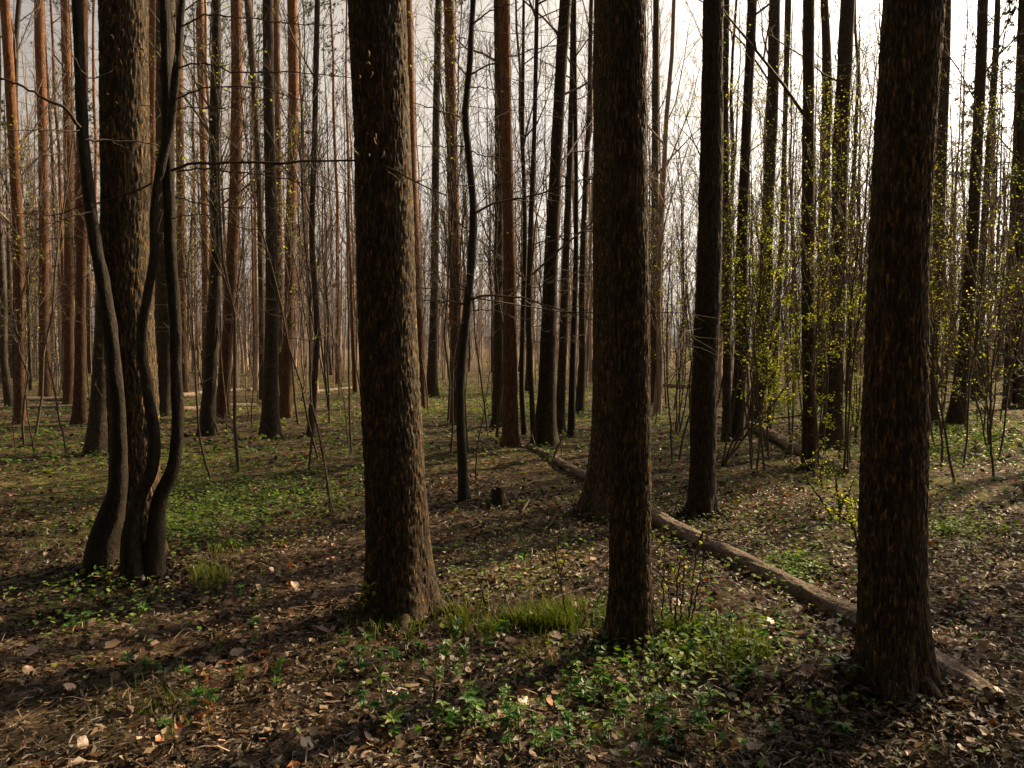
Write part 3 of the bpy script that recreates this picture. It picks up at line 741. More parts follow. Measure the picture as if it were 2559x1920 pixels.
log('thin log on the ground behind the leaning glowing pine', [(455, 992), (640, 975)], .07, .06, fine=False)
log('distant pale log lying left of the slender vine-edged trunk', [(1640, 968), (1745, 972)], .09, .09, fine=False)
log('distant log behind the pink-lit pine in the left half', [(760, 984), (900, 972)], .05, .06, fine=False)

# ------------------------------------------------------------------ old stump
sp = gnd(1243, 1262)[0]
stump = thing('tree_stump', 'small mossy old stump beside the small forked tree, orange where broken', 'stump', sp)
rows = np.array([[*sp, .085], [sp[0], sp[1], sp[2] + .05, .07], [sp[0] + .005, sp[1], sp[2] + .11, .062], [sp[0] + .01, sp[1], sp[2] + .155, .058]]); rows[0, 2] -= .05
o, org, C = trunk_mesh(rows, SMOOTH, 'stump_body', sides=24, step=.02, amp=.014, parent=None, seed=90, flare=.3)
o.parent = stump; o.location = Vector(org) - Vector(sp)
b = MB(); th = np.arange(14) * 2 * math.pi / 14
rim = np.stack([np.cos(th) * .052 + .01, np.sin(th) * .052, .145 + .02 * np.sin(th * 3)], 1)
b.add(np.vstack([rim, [[.01, 0, .12]]]), np.stack([np.arange(14), (np.arange(14) + 1) % 14, np.full(14, 14)], 1)); b.build('broken_top', WOOD, stump)
b = MB(); b.tubes(np.array([[[.062, -.03, -.03], [.066, -.03, .05], [.058, -.03, .12]]]), np.array([[.022, .02, .008]]), 6); b.build('split_wood', WOOD, stump)

# ------------------------------------------------------------------ thin saplings that can be told apart
def sapling(label, pts, r, name='sapling', leafy=0, twigs=8, lr=(.12, .3), group='thin saplings between the trunks', mat_=TWIG, extend=0, lsize=.022, Y=None):
    """pts: photo pixels from the foot up"""
    g = gnd(*pts[0])[0]
    rows = np.array([g] + [at(x, y, g[1]) for x, y in pts[1:]])
    if extend:
        rows = np.vstack([rows, rows[-1] + nrm(rows[-1] - rows[-2]) * extend * .5 + UP * extend * .1, rows[-1] + nrm(rows[-1] - rows[-2]) * extend + UP * extend * .25])
    rows[0, 2] -= .05
    n = 26
    P = spline(rows, n) - g; P = P + rng.normal(0, .004, P.shape); R = np.linspace(r, max(r * .3, .003), n)
    root = thing(name, label, 'sapling', g, group)
    b = MB(); b.tubes(P[None], R[None], 6); b.build('stem', mat_, root)
    if not twigs: return root
    b = MB(); Q, S = kids(P[None], R[None], twigs, .3, 1, .4, 1.0, lr, 6, .15, .06, .55); b.tubes(Q, S, 3)
    T, U = kids(Q, S, 4, .2, 1, .4, 1.0, (.25, .5), 4, .2, .05, .6); b.tubes(T, U, 3); b.build('twigs', TWIG, root)
    if leafy:
        b = MB(); A_, _ = pick(np.repeat(T, leafy, 0), rng.uniform(.2, 1, len(T) * leafy))
        leaves(b, A_ + rng.normal(0, .012, A_.shape), rng.uniform(.6, 1.25, len(A_)) * lsize, rng.uniform(.1, 1.2, len(A_)))
        b.build('foliage', SPRING, root, smooth=False)
    return root

def crop(pts, ox, oy, s=2.371):
    return [(ox + x / s, oy + y / s) for x, y in pts]
sapling('leftmost of three pale thin shoots at the left edge', crop([(100, 1280), (85, 1200), (75, 1000), (70, 850)], 0, 600), .008)
sapling('bowed pale shoot in front of the far left pine', crop([(212, 1285), (175, 1100), (150, 850), (160, 640), (140, 450)], 0, 600), .011)
sapling('pale forking shoot leaning left beneath the bright orange pine', crop([(408, 1295), (350, 1050), (310, 830), (275, 640), (330, 380)], 0, 600), .013)
sapling('pale upright shoot right against the outer left hazel stem', crop([(655, 1345), (640, 1050), (625, 800), (612, 600)], 0, 600), .011, twigs=4)
sapling('thin leafing sapling leaning left, first right of the hazel', crop([(1262, 1425), (1190, 1210), (1165, 950), (1140, 500), (1080, 100), (1070, -300)], 0, 600), .014, leafy=1)
sapling('thin sapling crossing the foot of the kinked dark trunk', crop([(1300, 1150), (1240, 980), (1215, 820), (1180, 600), (1130, 300)], 0, 600), .012, leafy=1)
sapling('grey dead stick leaning on the foot of the kinked dark trunk', crop([(1440, 1185), (1340, 1085), (1240, 985)], 0, 600), .016, twigs=2, name='leaning_stick')
sapling('long thin sapling leaning left in front of the twiggy-footed trunk', crop([(1972, 1625), (1910, 1250), (1850, 980), (1835, 600), (1760, 200), (1700, -100)], 0, 600), .012, leafy=1)
sapling('pale arching shoot hooked over at the twiggy-footed trunk', crop([(1480, 1050), (1455, 900), (1480, 720), (1540, 610), (1595, 590)], 0, 600), .010)
sapling('straight dark whip close left of the thick golden trunk', crop([(2085, 1262), (2070, 1000), (2066, 600), (2060, 200), (2045, -400), (2030, -1100)], 0, 600), .016, leafy=1)
sapling('pale slanting shoot next to the straight dark whip', crop([(2062, 1230), (2045, 1000), (2010, 800), (1985, 600)], 0, 600), .010)
sapling('dark short whip left of the foot of the thick golden trunk', crop([(72, 1630), (45, 1450), (20, 1280), (5, 1150)], 800, 600), .010, twigs=3)
sapling('pale winding shoot in front of the small forked tree', crop([(862, 1250), (852, 1160), (825, 1020), (785, 760), (740, 400), (690, 150), (650, 0)], 800, 600), .011, leafy=1)
sapling('thin bowed stem between the small forked tree and the touching pair', crop([(918, 1420), (930, 1240), (965, 1050), (990, 880), (1015, 760)], 800, 600), .012)
sapling('dark sapling stem at the right among yellowish leaves', crop([(1955, 1420), (1935, 1200), (1930, 950), (1945, 750), (1975, 500), (2010, 200)], 1660, 600), .014, leafy=2)
sapling('bare whip rising left of the slender vine-edged trunk', crop([(45, 1320), (35, 1050), (20, 900), (15, 600), (30, 200), (60, -200)], 1660, 600), .014, leafy=2)
sapling('dark slanting pole right of the two overlapping thick trunks', crop([(150, 1000), (170, 700), (130, 300), (85, 0), (20, -400), (-20, -700)], 1660, 600), .022, leafy=2, lr=(.15, .35))
sapling('forked bleached shoot standing in litter left of the straight trunk in the grass', [(1428, 1560), (1408, 1500), (1396, 1420), (1385, 1385), (1400, 1350), (1395, 1300)], .006, leafy=1, twigs=6)
sapling('little leafing twig at the left foot of the thick golden trunk', [(908, 1555), (915, 1520), (918, 1490), (925, 1476)], .004, leafy=2, twigs=5, lsize=.035)
sapling('crooked stick poking out of the grass right of the thick golden trunk', [(1222, 1530), (1206, 1480), (1196, 1450)], .011, twigs=1, name='dead_stick')
sapling('pale stick leaning in the grass between the two thick trunks', [(1246, 1525), (1262, 1490), (1272, 1455)], .007, twigs=1, name='dead_stick')
sapling('upright broken stick in the foreground leaf litter, left of centre line', [(1090, 1762), (1087, 1725), (1085, 1698)], .009, twigs=0, name='broken_stick')
sapling('upright broken stick in the foreground leaf litter, right of centre line', [(1502, 1768), (1500, 1720), (1498, 1686)], .009, twigs=0, name='broken_stick')
# clump of dark stems between the straight trunk and the log
for i, (x0, x1) in enumerate([(1654, 1662), (1684, 1700), (1700, 1712), (1712, 1745), (1722, 1762), (1690, 1650)]):
    sapling(['upright dark stem nearest the straight trunk in the brush before the log', 'dark stem second in the brush before the log', 'dark stem third in the brush before the log',
             'slanting dark stem of the brush before the log', 'most slanting dark stem of the brush before the log, furthest right', 'dark stem leaning left in the brush before the log'][i],
            [(x0, 1592 - i * 4), ((x0 * .5 + x1 * .5), 1480), (x1, 1350 + (i % 3) * 30)], .007, leafy=1, twigs=5, group='dark stems of the brush before the log')

# ------------------------------------------------------------------ young leaves: shrubs and saplings on the right
def leafy_shrub(label, foot, arms, name='leafing_shrub', r=.014, per=6, twigs=13, lsize=.033, lr=(.2, .5)):
    lsize = lsize * (.6 if name == 'leafing_sprig' else 1); per = int(per * 1.7); twigs = twigs + (8 if len(arms) > 4 else 0)
    g = gnd(*foot)[0]
    root = thing(name, label, 'shrub', g, 'leafing shrubs on the right')
    T_all = []
    for arm in arms:
        dy = arm[0]
        pts = np.array([g - UP * .05] + [at(x, y, g[1] + dy * (i + 1) / len(arm[1])) for i, (x, y) in enumerate(arm[1])])
        P = spline(pts, 20) - g; P = P + rng.normal(0, .006, P.shape); R = np.linspace(r, .004, 20)
        b = MB(); b.tubes(P[None], R[None], 5)
        Q, S = kids(P[None], R[None], twigs, .25, 1, .5, 1.2, lr, 6, .15, .02, .5); b.tubes(Q, S, 3)
        T, U = kids(Q, S, 5, .15, 1, .4, 1.0, (.25, .5), 4, .2, .02, .6); b.tubes(T, U, 3)
        b.build('branch', TWIG, root); T_all += [T]
    T = np.concatenate(T_all); b = MB()
    A_, _ = pick(np.repeat(T, per, 0), rng.uniform(.1, 1, len(T) * per))
    leaves(b, A_ + rng.normal(0, .02, A_.shape), rng.uniform(.6, 1.3, len(A_)) * lsize, rng.uniform(.1, 1.3, len(A_)))
    b.build('foliage', SPRING, root, smooth=False)
    return root
leafy_shrub('big arching shrub covered in yellow-green young leaves in front of the right-hand trunks', (1800, 1165),
            [(-.3, [(1870, 1080), (1940, 1000), (2020, 880), (2080, 800)]), (.4, [(1850, 1060), (1900, 900), (1960, 740), (2010, 620)]), (.2, [(1830, 1040), (1850, 900), (1880, 760), (1920, 620)]),
             (-.2, [(1900, 1060), (2020, 1035), (2100, 1010), (2160, 960)]), (.6, [(1880, 1040), (1960, 900), (2080, 830), (2160, 800)])], per=6)
leafy_shrub('tall leafing sapling whose leaves dot the orange-rimmed tilting trunk', (1875, 1110), [(0, [(1868, 900), (1872, 700), (1880, 500), (1870, 300), (1876, 150)]), (.3, [(1890, 950), (1900, 800), (1940, 650)])], per=3, name='leafing_sapling')
leafy_shrub('tall leafing sapling between the leaf cloud trunks, dotting them with yellow leaves', (1925, 1085), [(0, [(1925, 900), (1930, 700), (1925, 500), (1930, 300), (1926, 180)]), (.3, [(1945, 950), (1970, 800), (1985, 600)])], per=3, name='leafing_sapling')
leafy_shrub('leafing sapling between the stout trunk and the nearest black trunk', (2140, 1105), [(0, [(2138, 950), (2125, 800), (2110, 600), (2115, 400)]), (.3, [(2150, 960), (2150, 850), (2160, 700)]), (-.2, [(2120, 980), (2080, 880), (2060, 760)])], per=4, name='leafing_sapling')
leafy_shrub('low leafing sprig in front of the very straight dark trunk', (2090, 1290), [(0, [(2095, 1240), (2085, 1190), (2080, 1150)]), (.1, [(2110, 1250), (2125, 1220), (2130, 1200)]), (-.1, [(2060, 1260), (2020, 1200), (2012, 1150)])], per=2, twigs=6, name='leafing_sprig')
leafy_shrub('leafing bush in the right corner of the wood by the right-tilting trunk', (2470, 1125), [(0, [(2460, 950), (2420, 800), (2400, 650)]), (.5, [(2490, 950), (2500, 800), (2530, 650)]), (-.2, [(2440, 1000), (2390, 900), (2350, 850)])], per=2, name='leafing_shrub')
leafy_shrub('leafing bush just right of the two overlapping thick trunks', (1690, 1080), [(0, [(1690, 900), (1680, 760), (1665, 620)]), (.5, [(1710, 950), (1715, 800), (1720, 680)])], per=3, name='leafing_shrub')
leafy_shrub('sparse leafing bush by the nearest black trunk, over the log', (2150, 1390), [(0, [(2135, 1330), (2120, 1290), (2110, 1250)]), (.1, [(2150, 1320), (2140, 1270), (2130, 1230)])], per=3, twigs=6, name='leafing_sprig')

def where(px):
    """which gap between the big near trunks a thing shows in"""
    for lim, t in ((190, 'left of the curved hazel'), (460, 'behind the curved hazel'), (950, 'between the hazel and the thick golden trunk'), (1280, 'right of the thick golden trunk'),
                   (1530, 'left of the two overlapping trunks'), (1775, 'right of the two overlapping trunks'), (2230, 'left of the nearest black trunk')):
        if px < lim: return t
    return 'right of the nearest black trunk'

# ------------------------------------------------------------------ trees further back: shared shapes, each tree its own object
def variant_bare(i):
    H = 17 + rng.uniform(-2, 3)
    z = np.linspace(-.2, H, 14); wob = np.cumsum(rng.normal(0, .07, (14, 2)), 0); wob -= wob[0]
    r = np.interp(z, [-.2, .3, 2, H], [.17, .125, .105, .02]) * rng.uniform(.7, 1.1)
    C = np.column_stack([wob, z, r])
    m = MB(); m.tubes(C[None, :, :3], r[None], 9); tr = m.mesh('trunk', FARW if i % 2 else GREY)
    m = MB()
    dead_sticks(m, C, 1.2, H * .4, 14, (.4, 1.4), np.zeros(3), .008)
    crown_bare(m, C, H * .16, H * .98, 22, (1.6, 4.0), dens=1.0, up=.14, r0=.035, ang=(.5, 1.25), tw=6)
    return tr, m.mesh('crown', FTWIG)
def variant_pine(i):
    H = 19 + rng.uniform(-2, 2)
    z = np.linspace(-.2, H, 12); wob = np.cumsum(rng.normal(0, .05, (12, 2)), 0); wob -= wob[0]
    r = np.interp(z, [-.2, .3, 2, H], [.16, .115, .095, .025]) * rng.uniform(.75, 1.1)
    C = np.column_stack([wob, z, r])
    m = MB(); m.tubes(C[None, :, :3], r[None], 9); tr = m.mesh('trunk', PINE)
    m = MB(); dead_sticks(m, C, 1.5, H * .6, 22, (.3, 1.5), np.zeros(3), .009)
    crown_pine(m, C, H, np.zeros(3), 24, (.8, 2.6), per=2, size=.12)
    return tr, m.mesh('crown', [TWIG, NEEDLE])
def spruce_into(m, H, org=np.zeros(3), k=70, tm=0, wm=0, nm=1):
    z = np.linspace(-.1, H, 10); r = np.interp(z, [-.1, H], [.011 * H, .008])
    C = np.column_stack([np.zeros((10, 2)) + org[:2], z + org[2], r]); m.tubes(C[None, :, :3], r[None], 7, mat=tm)
    zz = rng.uniform(.06, .98, k) * H; a = rng.uniform(0, 6.28, k); ln = (1 - zz / H) * H * .24 + .15
    D = np.stack([np.cos(a), np.sin(a), rng.uniform(-.15, .35, k)], 1)
    P = grow(np.column_stack([np.zeros((k, 2)), zz]) + org, D, ln, 6, .06, -.06)
    R = (.004 + ln * .006)[:, None] * np.linspace(1, .3, 6)[None]; m.tubes(P, R, 3, mat=wm)
    Q, S = kids(P, R, 9, .15, 1, .5, .9, (.2, .45), 4, .08, -.05, .5); m.tubes(Q, S, 3, mat=wm)
    needles(m, Q, 4, .075, nm); needles(m, P, 8, .07, nm)
def variant_spruce(H, k=70):
    m = MB(); C = np.column_stack([np.zeros((4, 2)), np.linspace(-.1, H, 4)]); m.tubes(C[None], np.linspace(.011 * H, .008, 4)[None], 9); tr = m.mesh('trunk', GREY)
    m = MB(); spruce_into(m, H, k=k); return tr, m.mesh('crown', [TWIG, NEEDLE])
BARE = [variant_bare(i) for i in range(8)]
PINES = [variant_pine(i) for i in range(4)]
def place_ok(x, y, dmin):
    return all((x - a) ** 2 + (y - c) ** 2 > dmin * dmin for a, c in occupied)
SPR = [variant_spruce(9), variant_spruce(6.5)]
for label, px, d, v, s in [('dark young spruce at the right edge behind the right-tilting trunk', 2520, 19, 0, 1.1), ('taller dark spruce seen through twigs beside the nearest black trunk', 2425, 29, 0, 1.25), ('dark spruce filling the far right corner', 2640, 15, 1, 1.2),
                                                      ('dark spruce in the upper left corner behind the orange pines', 30, 36, 0, 1.4), ('small dark spruce at the left edge between orange pines', 75, 27, 1, 1.0), ('tall dark spruce top showing above the hazel', 225, 44, 0, 1.8)]:
    x = (px - PW / 2) / FPX * d; occupied.append((x, d))
    root = thing('spruce_tree', label, 'spruce', (x, d, hgt(x, d)[0]), 'dark spruces among the bare trees', rng.uniform(0, 6.28), s)
    link('trunk', SPR[v][0], root); link('crown', SPR[v][1], root)
count = 0; tries = 0
while count < 205 and tries < 5000:
    tries += 1
    d = 15 + 45 * rng.random() ** .75
    px = rng.uniform(-180, 2740)
    if d < 22 and 1480 < px < 1640: continue
    x = (px - PW / 2) / FPX * d; y = d
    if d < 24 and rng.random() < .45: continue
    if not place_ok(x, y, .9 if d > 24 else 1.4): continue
    occupied.append((x, y)); count += 1
    is_p = d > 22 and rng.random() < (.3 if px < 900 else .12)
    tr, cw = (PINES if is_p else BARE)[rng.integers(4 if is_p else 8)]
    s = rng.uniform(.75, 1.1)
    root = thing('pine_tree' if is_p else 'bare_tree',
                 ('slim reddish pine deep in the wood, ' if is_p else 'slender leafless tree deep in the wood, ') + where(px),
                 'tree', (x, y, hgt(x, y)[0]), 'pines deep in the wood' if is_p else 'leafless trees deep in the wood', rng.uniform(0, 6.28), (s * .8, s * .8, s))
    root.rotation_euler[0] = rng.normal(0, .02); root.rotation_euler[1] = rng.normal(0, .02)
    link('trunk', tr, root); link('crown', cw, root)

# thin undergrowth: bare whips and small leafing ones, also shared shapes
def variant_whip(leafy):
    H = rng.uniform(4, 9); n = 12
    z = np.linspace(-.05, H, n); wob = np.cumsum(rng.normal(0, .05, (n, 2)), 0); wob -= wob[0]
    P = np.column_stack([wob, z]); R = np.linspace(.02, .005, n)
    m = MB(); m.tubes(P[None], R[None], 5); st = m.mesh('stem', TWIG)
    m = MB(); Q, S = kids(P[None], R[None], 26, .3, 1, .25, .7, (.12, .32), 6, .10, .10, .6); m.tubes(Q, S, 3)
    T, U = kids(Q, S, 6, .15, 1, .3, .9, (.25, .5), 4, .18, .1, .7); m.tubes(T, np.maximum(U, .0035), 3)
    tw = m.mesh('twigs', TWIG); fo_ = None
    if leafy:
        m = MB(); A_, _ = pick(np.repeat(T, leafy, 0), rng.uniform(.2, 1, len(T) * leafy))
        leaves(m, A_ + rng.normal(0, .02, A_.shape), rng.uniform(.6, 1.35, len(A_)) * .031, rng.uniform(.1, 1.2, len(A_)))
        fo_ = m.mesh('foliage', SPRING, False)
    return st, tw, fo_
WH = [variant_whip(0) for _ in range(9)]; WL = [variant_whip(2) for _ in range(4)]
for i in list(range(195)) + list(range(250, 325)):
    d = 9.5 + 36 * rng.random() ** .8; px = rng.uniform(-120, 2680)
    if 250 <= i < 300: d, px = rng.uniform(8.5, 18), rng.uniform(1660, 2560)
    if 300 <= i < 325: d, px = rng.uniform(9, 20), rng.uniform(450, 1300)
    if d < 14 and (820 < px < 1100 or 1450 < px < 1680): d += 8
    x = (px - PW / 2) / FPX * d
    if not place_ok(x, d, .35): continue
    lf = rng.random() < ((1 if 250 <= i < 300 else .5) if px > 1600 else .2)
    st, tw, fo_ = (WL if lf else WH)[rng.integers(4 if lf else 9)]
    s = rng.uniform(.6, 1.3)
    if d < 16 and px > 1450: s = min(s, .75)
    root = thing('sapling', ('thin leafing whip in the undergrowth, ' if lf else 'thin leafless whip in the undergrowth, ') + where(px), 'sapling',
                 (x, d, hgt(x, d)[0]), 'leafing whips of the undergrowth' if lf else 'leafless whips of the undergrowth', rng.uniform(0, 6.28), s)
    root.rotation_euler[0] = rng.normal(0, .07); root.rotation_euler[1] = rng.normal(0, .07)
    link('stem', st, root); link('twigs', tw, root)
    if fo_: link('foliage', fo_, root)

# ------------------------------------------------------------------ the wood beyond and unseen shade trees added round it, one mass
b = MB()
def wood(xs, ys, hmin, hmax, nb, tw, r=.1, bscale=1.0):
    M = len(xs); H = rng.uniform(hmin, hmax, M); n = 5
    base = np.stack([xs, ys, hgt(xs, ys) * np.clip(1.6 - np.hypot(xs, ys) / 150, 0, 1) - .2], 1)
    t = np.linspace(0, 1, n)[None, :, None]
    lean = rng.normal(0, .025, (M, 1, 2)) * H[:, None, None]
    P = base[:, None, :] + np.concatenate([lean * t + rng.normal(0, .08, (M, n, 2)) * t, t * H[:, None, None]], 2)
    R = (r * rng.uniform(.6, 1.3, M))[:, None] * np.linspace(1, .25, n)[None]
    b.tubes(P, R, 5, mat=0)
    Q, S = kids(P, R, nb, .22, 1, .25, .8, (.12 * bscale, .26 * bscale), 4, .1, .1, .35)
    S = np.clip(S, .012 if r > .025 else .006, .05); b.tubes(Q, S, 3, mat=1)
    if tw:
        T, U = kids(Q, S, tw, .2, 1, .3, .8, (.3, .6), 3, .12, .1, .6)
        b.tubes(T, np.clip(U, .012, .03), 3, mat=1)
d = 46 + 90 * rng.random(430); a = np.radians(rng.uniform(-46, 50, 430))
wood(np.sin(a) * d, np.cos(a) * d, 11, 19, 12, 3)
d = 14 + 60 * rng.random(150) ** .8; a = np.radians(rng.uniform(75, 315, 150))        # unseen trees added beside and behind the camera to block sky light
wood(np.sin(a) * d, np.cos(a) * d, 14, 20, 16, 2, bscale=1.2, r=.13)
d = 46 + 64 * rng.random(1200); a = np.radians(rng.uniform(-44, 46, 1200))              # low scrub under the far trees
wood(np.sin(a) * d, np.cos(a) * d, 2.5, 9, 7, 0, r=.035, bscale=1.6)
d = 12 + 30 * rng.random(12); a = np.radians(rng.uniform(37, 75, 12))                # unseen trees added on the sunny side to dapple the floor
wood(np.sin(a) * d, np.cos(a) * d, 13, 19, 16, 3, bscale=1.1, r=.12)
for x, y, H in [(5.05, 5.8, 4.6), (6.3, 7.6, 5.6), (5.6, 4.9, 4.2)]:       # unseen spruces added out of frame to shade the lower right corner
    spruce_into(b, H, np.array([x, y, hgt(x, y)[0]]), 90, 0, 1, 2)
for q in list(np.linspace(98, 285, 20)) + list(np.linspace(105, 282, 16)):      # unseen dense spruces added behind and left, keeping sky light off the trunks
    e = rng.uniform(7, 10) if len(b.V) % 2 else rng.uniform(11, 15); H = rng.uniform(13, 17)
    x, y = math.sin(math.radians(q)) * e, math.cos(math.radians(q)) * e
    z0 = hgt(x, y)[0]; n_ = 420
    b.tubes(np.array([[[x, y, z0 - .2], [x, y, z0 + H]]]), np.array([[.16, .02]]), 7, mat=0)
    zz = H * (.08 + .92 * rng.random(n_)); rr = (1 - zz / H) * 2.6 * np.sqrt(rng.random(n_)) + .1; aa = rng.uniform(0, 6.28, n_)
    leaves(b, np.stack([x + rr * np.cos(aa), y + rr * np.sin(aa), z0 + zz], 1), rng.uniform(.5, 1.0, n_), rng.uniform(.2, 1.1, n_), 2)
d = 27 + 21 * rng.random(260); a = np.radians(rng.uniform(-36, 36, 260))             # thin brush nearer in
wood(np.sin(a) * d, np.cos(a) * d, 3, 8, 8, 0, r=.022, bscale=1.5)
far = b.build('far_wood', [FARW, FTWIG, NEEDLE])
tag(far, 'dense far wood of bare trunks closing the view, with unseen shade trees added round it', 'wood', kind='stuff')

# ------------------------------------------------------------------ leaf litter, straw and twigs on the floor
def scatter_px(n, x0, x1, y0, y1, pw=1.0):
    return gnd(rng.uniform(x0, x1, n), y0 + (y1 - y0) * rng.random(n) ** pw)
def scatter_area(n, d0, d1):
    r = np.sqrt(rng.uniform(d0 * d0, d1 * d1, n)); a = np.radians(rng.uniform(-44, 44, n))
    x, y = r * np.sin(a), r * np.cos(a); return np.stack([x, y, hgt(x, y)], 1)
b = MB()
pos = np.vstack([scatter_px(25000, -350, 2900, 930, 2080), scatter_px(11000, -350, 2900, 915, 1180), scatter_area(30000, 1.8, 9)])
dist = np.hypot(pos[:, 0], pos[:, 1])
size = .016 + .045 * rng.random(len(pos)) ** 1.6 * np.clip(dist / 7, 1, 2.0)
pos[:, 2] += rng.uniform(.002, .035, len(pos))
pn = noise(np.column_stack([pos[:, :2] * 1.6, np.zeros(len(pos))])); pn2 = noise(np.column_stack([pos[:, :2] * 5, np.ones(len(pos))]))
keep = rng.random(len(pos)) < np.clip((pn * .5 + pn2 * .5 - .22) * 5, .2, 1)
pos, size, pn = pos[keep], size[keep], pn[keep]
tone = np.clip(rng.random(len(pos)) * .85 + (pn - .5) * .7, 0, 1); glint = rng.random(len(pos)) < .07; tone[glint] = rng.uniform(.88, .97, glint.sum()); tone[rng.random(len(pos)) < .012] = 1.0  # a few leaves toned pale to stand in for sun glints
leaves(b, pos, size, np.abs(rng.normal(0, .42, len(pos))), 0, curl=1.5, rnd=tone, tv=OV5, tf=OF5)
for tx, ty, tr_ in [(1003, 1525, .21), (1577, 1612, .13), (1522, 1285, .25), (2232, 1715, .18), (338, 1420, .22), (1752, 1292, .13), (330, 1455, .2)]:
    g = gnd(tx, ty)[0]; n_ = 420; a = rng.uniform(0, 6.28, n_); q_ = tr_ * .85 + np.abs(rng.normal(0, .11, n_))
    pp = np.stack([g[0] + np.cos(a) * q_, g[1] + np.sin(a) * q_, np.zeros(n_)], 1); pp[:, 2] = hgt(pp[:, 0], pp[:, 1]) + np.clip(.07 - (q_ - tr_) * .35, .005, .09) * rng.random(n_)
    leaves(b, pp, .018 + .04 * rng.random(n_), np.abs(rng.normal(.3, .6, n_)), 0, curl=2.2, rnd=rng.random(n_) * .8)
# straw, needles, bits of twig
pos = np.vstack([scatter_px(30000, -350, 2900, 1050, 2080), scatter_area(20000, 1.8, 7)])
n = len(pos); dist = np.hypot(pos[:, 0], pos[:, 1])
Ln = (.018 + .085 * rng.random(n) ** 1.5) * np.clip(dist / 6, 1, 1.8); a = rng.uniform(0, 6.28, n)
D = np.stack([np.cos(a), np.sin(a), rng.normal(0, .18, n)], 1) * Ln[:, None]
Wd = np.stack([-np.sin(a), np.cos(a), rng.normal(0, .6, n)], 1) * (rng.uniform(.0009, .0024, n) * np.clip(dist / 5, 1, 2))[:, None]
pos[:, 2] += rng.uniform(.008, .035, n)
bow = UP * (Ln * rng.uniform(-.05, .16, n))[:, None] + Wd * rng.normal(0, 3, n)[:, None]
V = np.stack([pos - Wd, pos + Wd, pos + D * .5 + bow + Wd, pos + D * .5 + bow - Wd, pos + D], 1).reshape(-1, 3)
i0 = np.arange(n) * 5; q = rng.random(n)
b.add(V, np.stack([i0, i0 + 1, i0 + 2, i0 + 3], 1), np.repeat(q, 5), 1)
b.F.append((np.stack([i0 + 3, i0 + 2, i0 + 4], 1) + (b.n - len(V)), 1))
tag(b.build('leaf_litter', [LITTER, STRAW], smooth=False), 'brown dead leaves, straw and bits of twig covering the forest floor', 'leaf litter', kind='stuff')

# single fallen leaves, the larger and paler ones in front
def lobed(kind):
    k = 18; th = np.linspace(0, 2 * math.pi, k, endpoint=False) + math.pi / 2
    if kind % 3 == 0: r = .42 + .16 * np.abs(np.cos(2.5 * (th - math.pi / 2))) + .0 * th            # maple-like
    elif kind % 3 == 1: r = .30 + .22 * np.abs(np.sin(th)) + .05 * np.cos(9 * th)                   # oak-like, long and wavy
    else: r = .36 + .14 * np.abs(np.sin(th))
    r = r * rng.uniform(.9, 1.1, k)
    x, y = np.cos(th) * r, np.sin(th) * r
    z = .35 * x * x * rng.uniform(-1, 1.4) + .35 * y * y * rng.uniform(-.6, 1.4) + rng.normal(0, .03, k) + .2 * x * y * rng.uniform(-1, 1)
    m = MB(); m.add(np.vstack([np.stack([x, y, z], 1), [[0, 0, -.02]]]), np.stack([np.arange(k), (np.arange(k) + 1) % k, np.full(k, k)], 1))
    st = np.array([[[0, -.4, -.02], [.03, -.55, .0], [.02, -.75, .04]]]); m.tubes(st, np.array([[.012, .01, .008]]), 3)
    return m.mesh('leaf', LEAFOBJ)
LV = [lobed(i) for i in range(12)]
pos = np.vstack([scatter_px(190, 60, 2500, 1560, 1910), scatter_px(110, 500, 2300, 1380, 1640)])
for p in pos:
    o = link('leaf', LV[rng.integers(12)], ground, p + UP * rng.uniform(.018, .045))
    o.rotation_euler = (rng.normal(0, .5), rng.normal(0, .5), rng.uniform(0, 6.28))
    s = rng.uniform(.032, .072); o.scale = (s, s * rng.uniform(.8, 1.1), s)

# ------------------------------------------------------------------ fresh green: herbs, ground cover, grass
def herb_leaf():
    """a leaf of three to five toothed leaflets"""
    m = MB(); tv, tf = [], []
    for a, s in ((0, 1), (.95, .85), (-.95, .85), (1.75, .6), (-1.75, .6)):
        k = [[0, 0, 0], [-.2, .28, .05], [-.15, .42, .03], [-.22, .55, .05], [-.1, .75, .02], [0, 1, -.06], [.1, .75, .02], [.22, .55, .05], [.15, .42, .03], [.2, .28, .05], [0, .5, -.01]]
        k = np.array(k) * s * .5; c, s_ = math.cos(a), math.sin(a)
        V = np.stack([k[:, 0] * c - k[:, 1] * s_, k[:, 0] * s_ + k[:, 1] * c, k[:, 2] + rng.normal(0, .02)], 1)
        r = np.arange(10); m.add(V, np.stack([r, (r + 1) % 10, np.full(10, 10)], 1)[:, ::-1])
    return m.mesh('leaf', HERB, False)
HL = [herb_leaf() for _ in range(4)]
m = MB(); m.tubes(np.array([[[0, 0, -.03], [.004, .002, .04], [0, 0, .10]]]), np.array([[.0022, .002, .0015]]), 4); HSTEM = m.mesh('stem', HERB)
hp = np.vstack([gnd(rng.uniform(880, 1300, 46), rng.uniform(1590, 1880, 46)), gnd(rng.uniform(1250, 1800, 46), rng.uniform(1700, 1910, 46)), gnd(rng.uniform(1400, 2150, 22), rng.uniform(1640, 1910, 22)),
                gnd(rng.uniform(320, 900, 14), rng.uniform(1620, 1890, 14)), gnd(rng.normal(1820, 110, 16), rng.uniform(1560, 1680, 16)), gnd(rng.uniform(180, 700, 10), rng.uniform(1440, 1600, 10))])
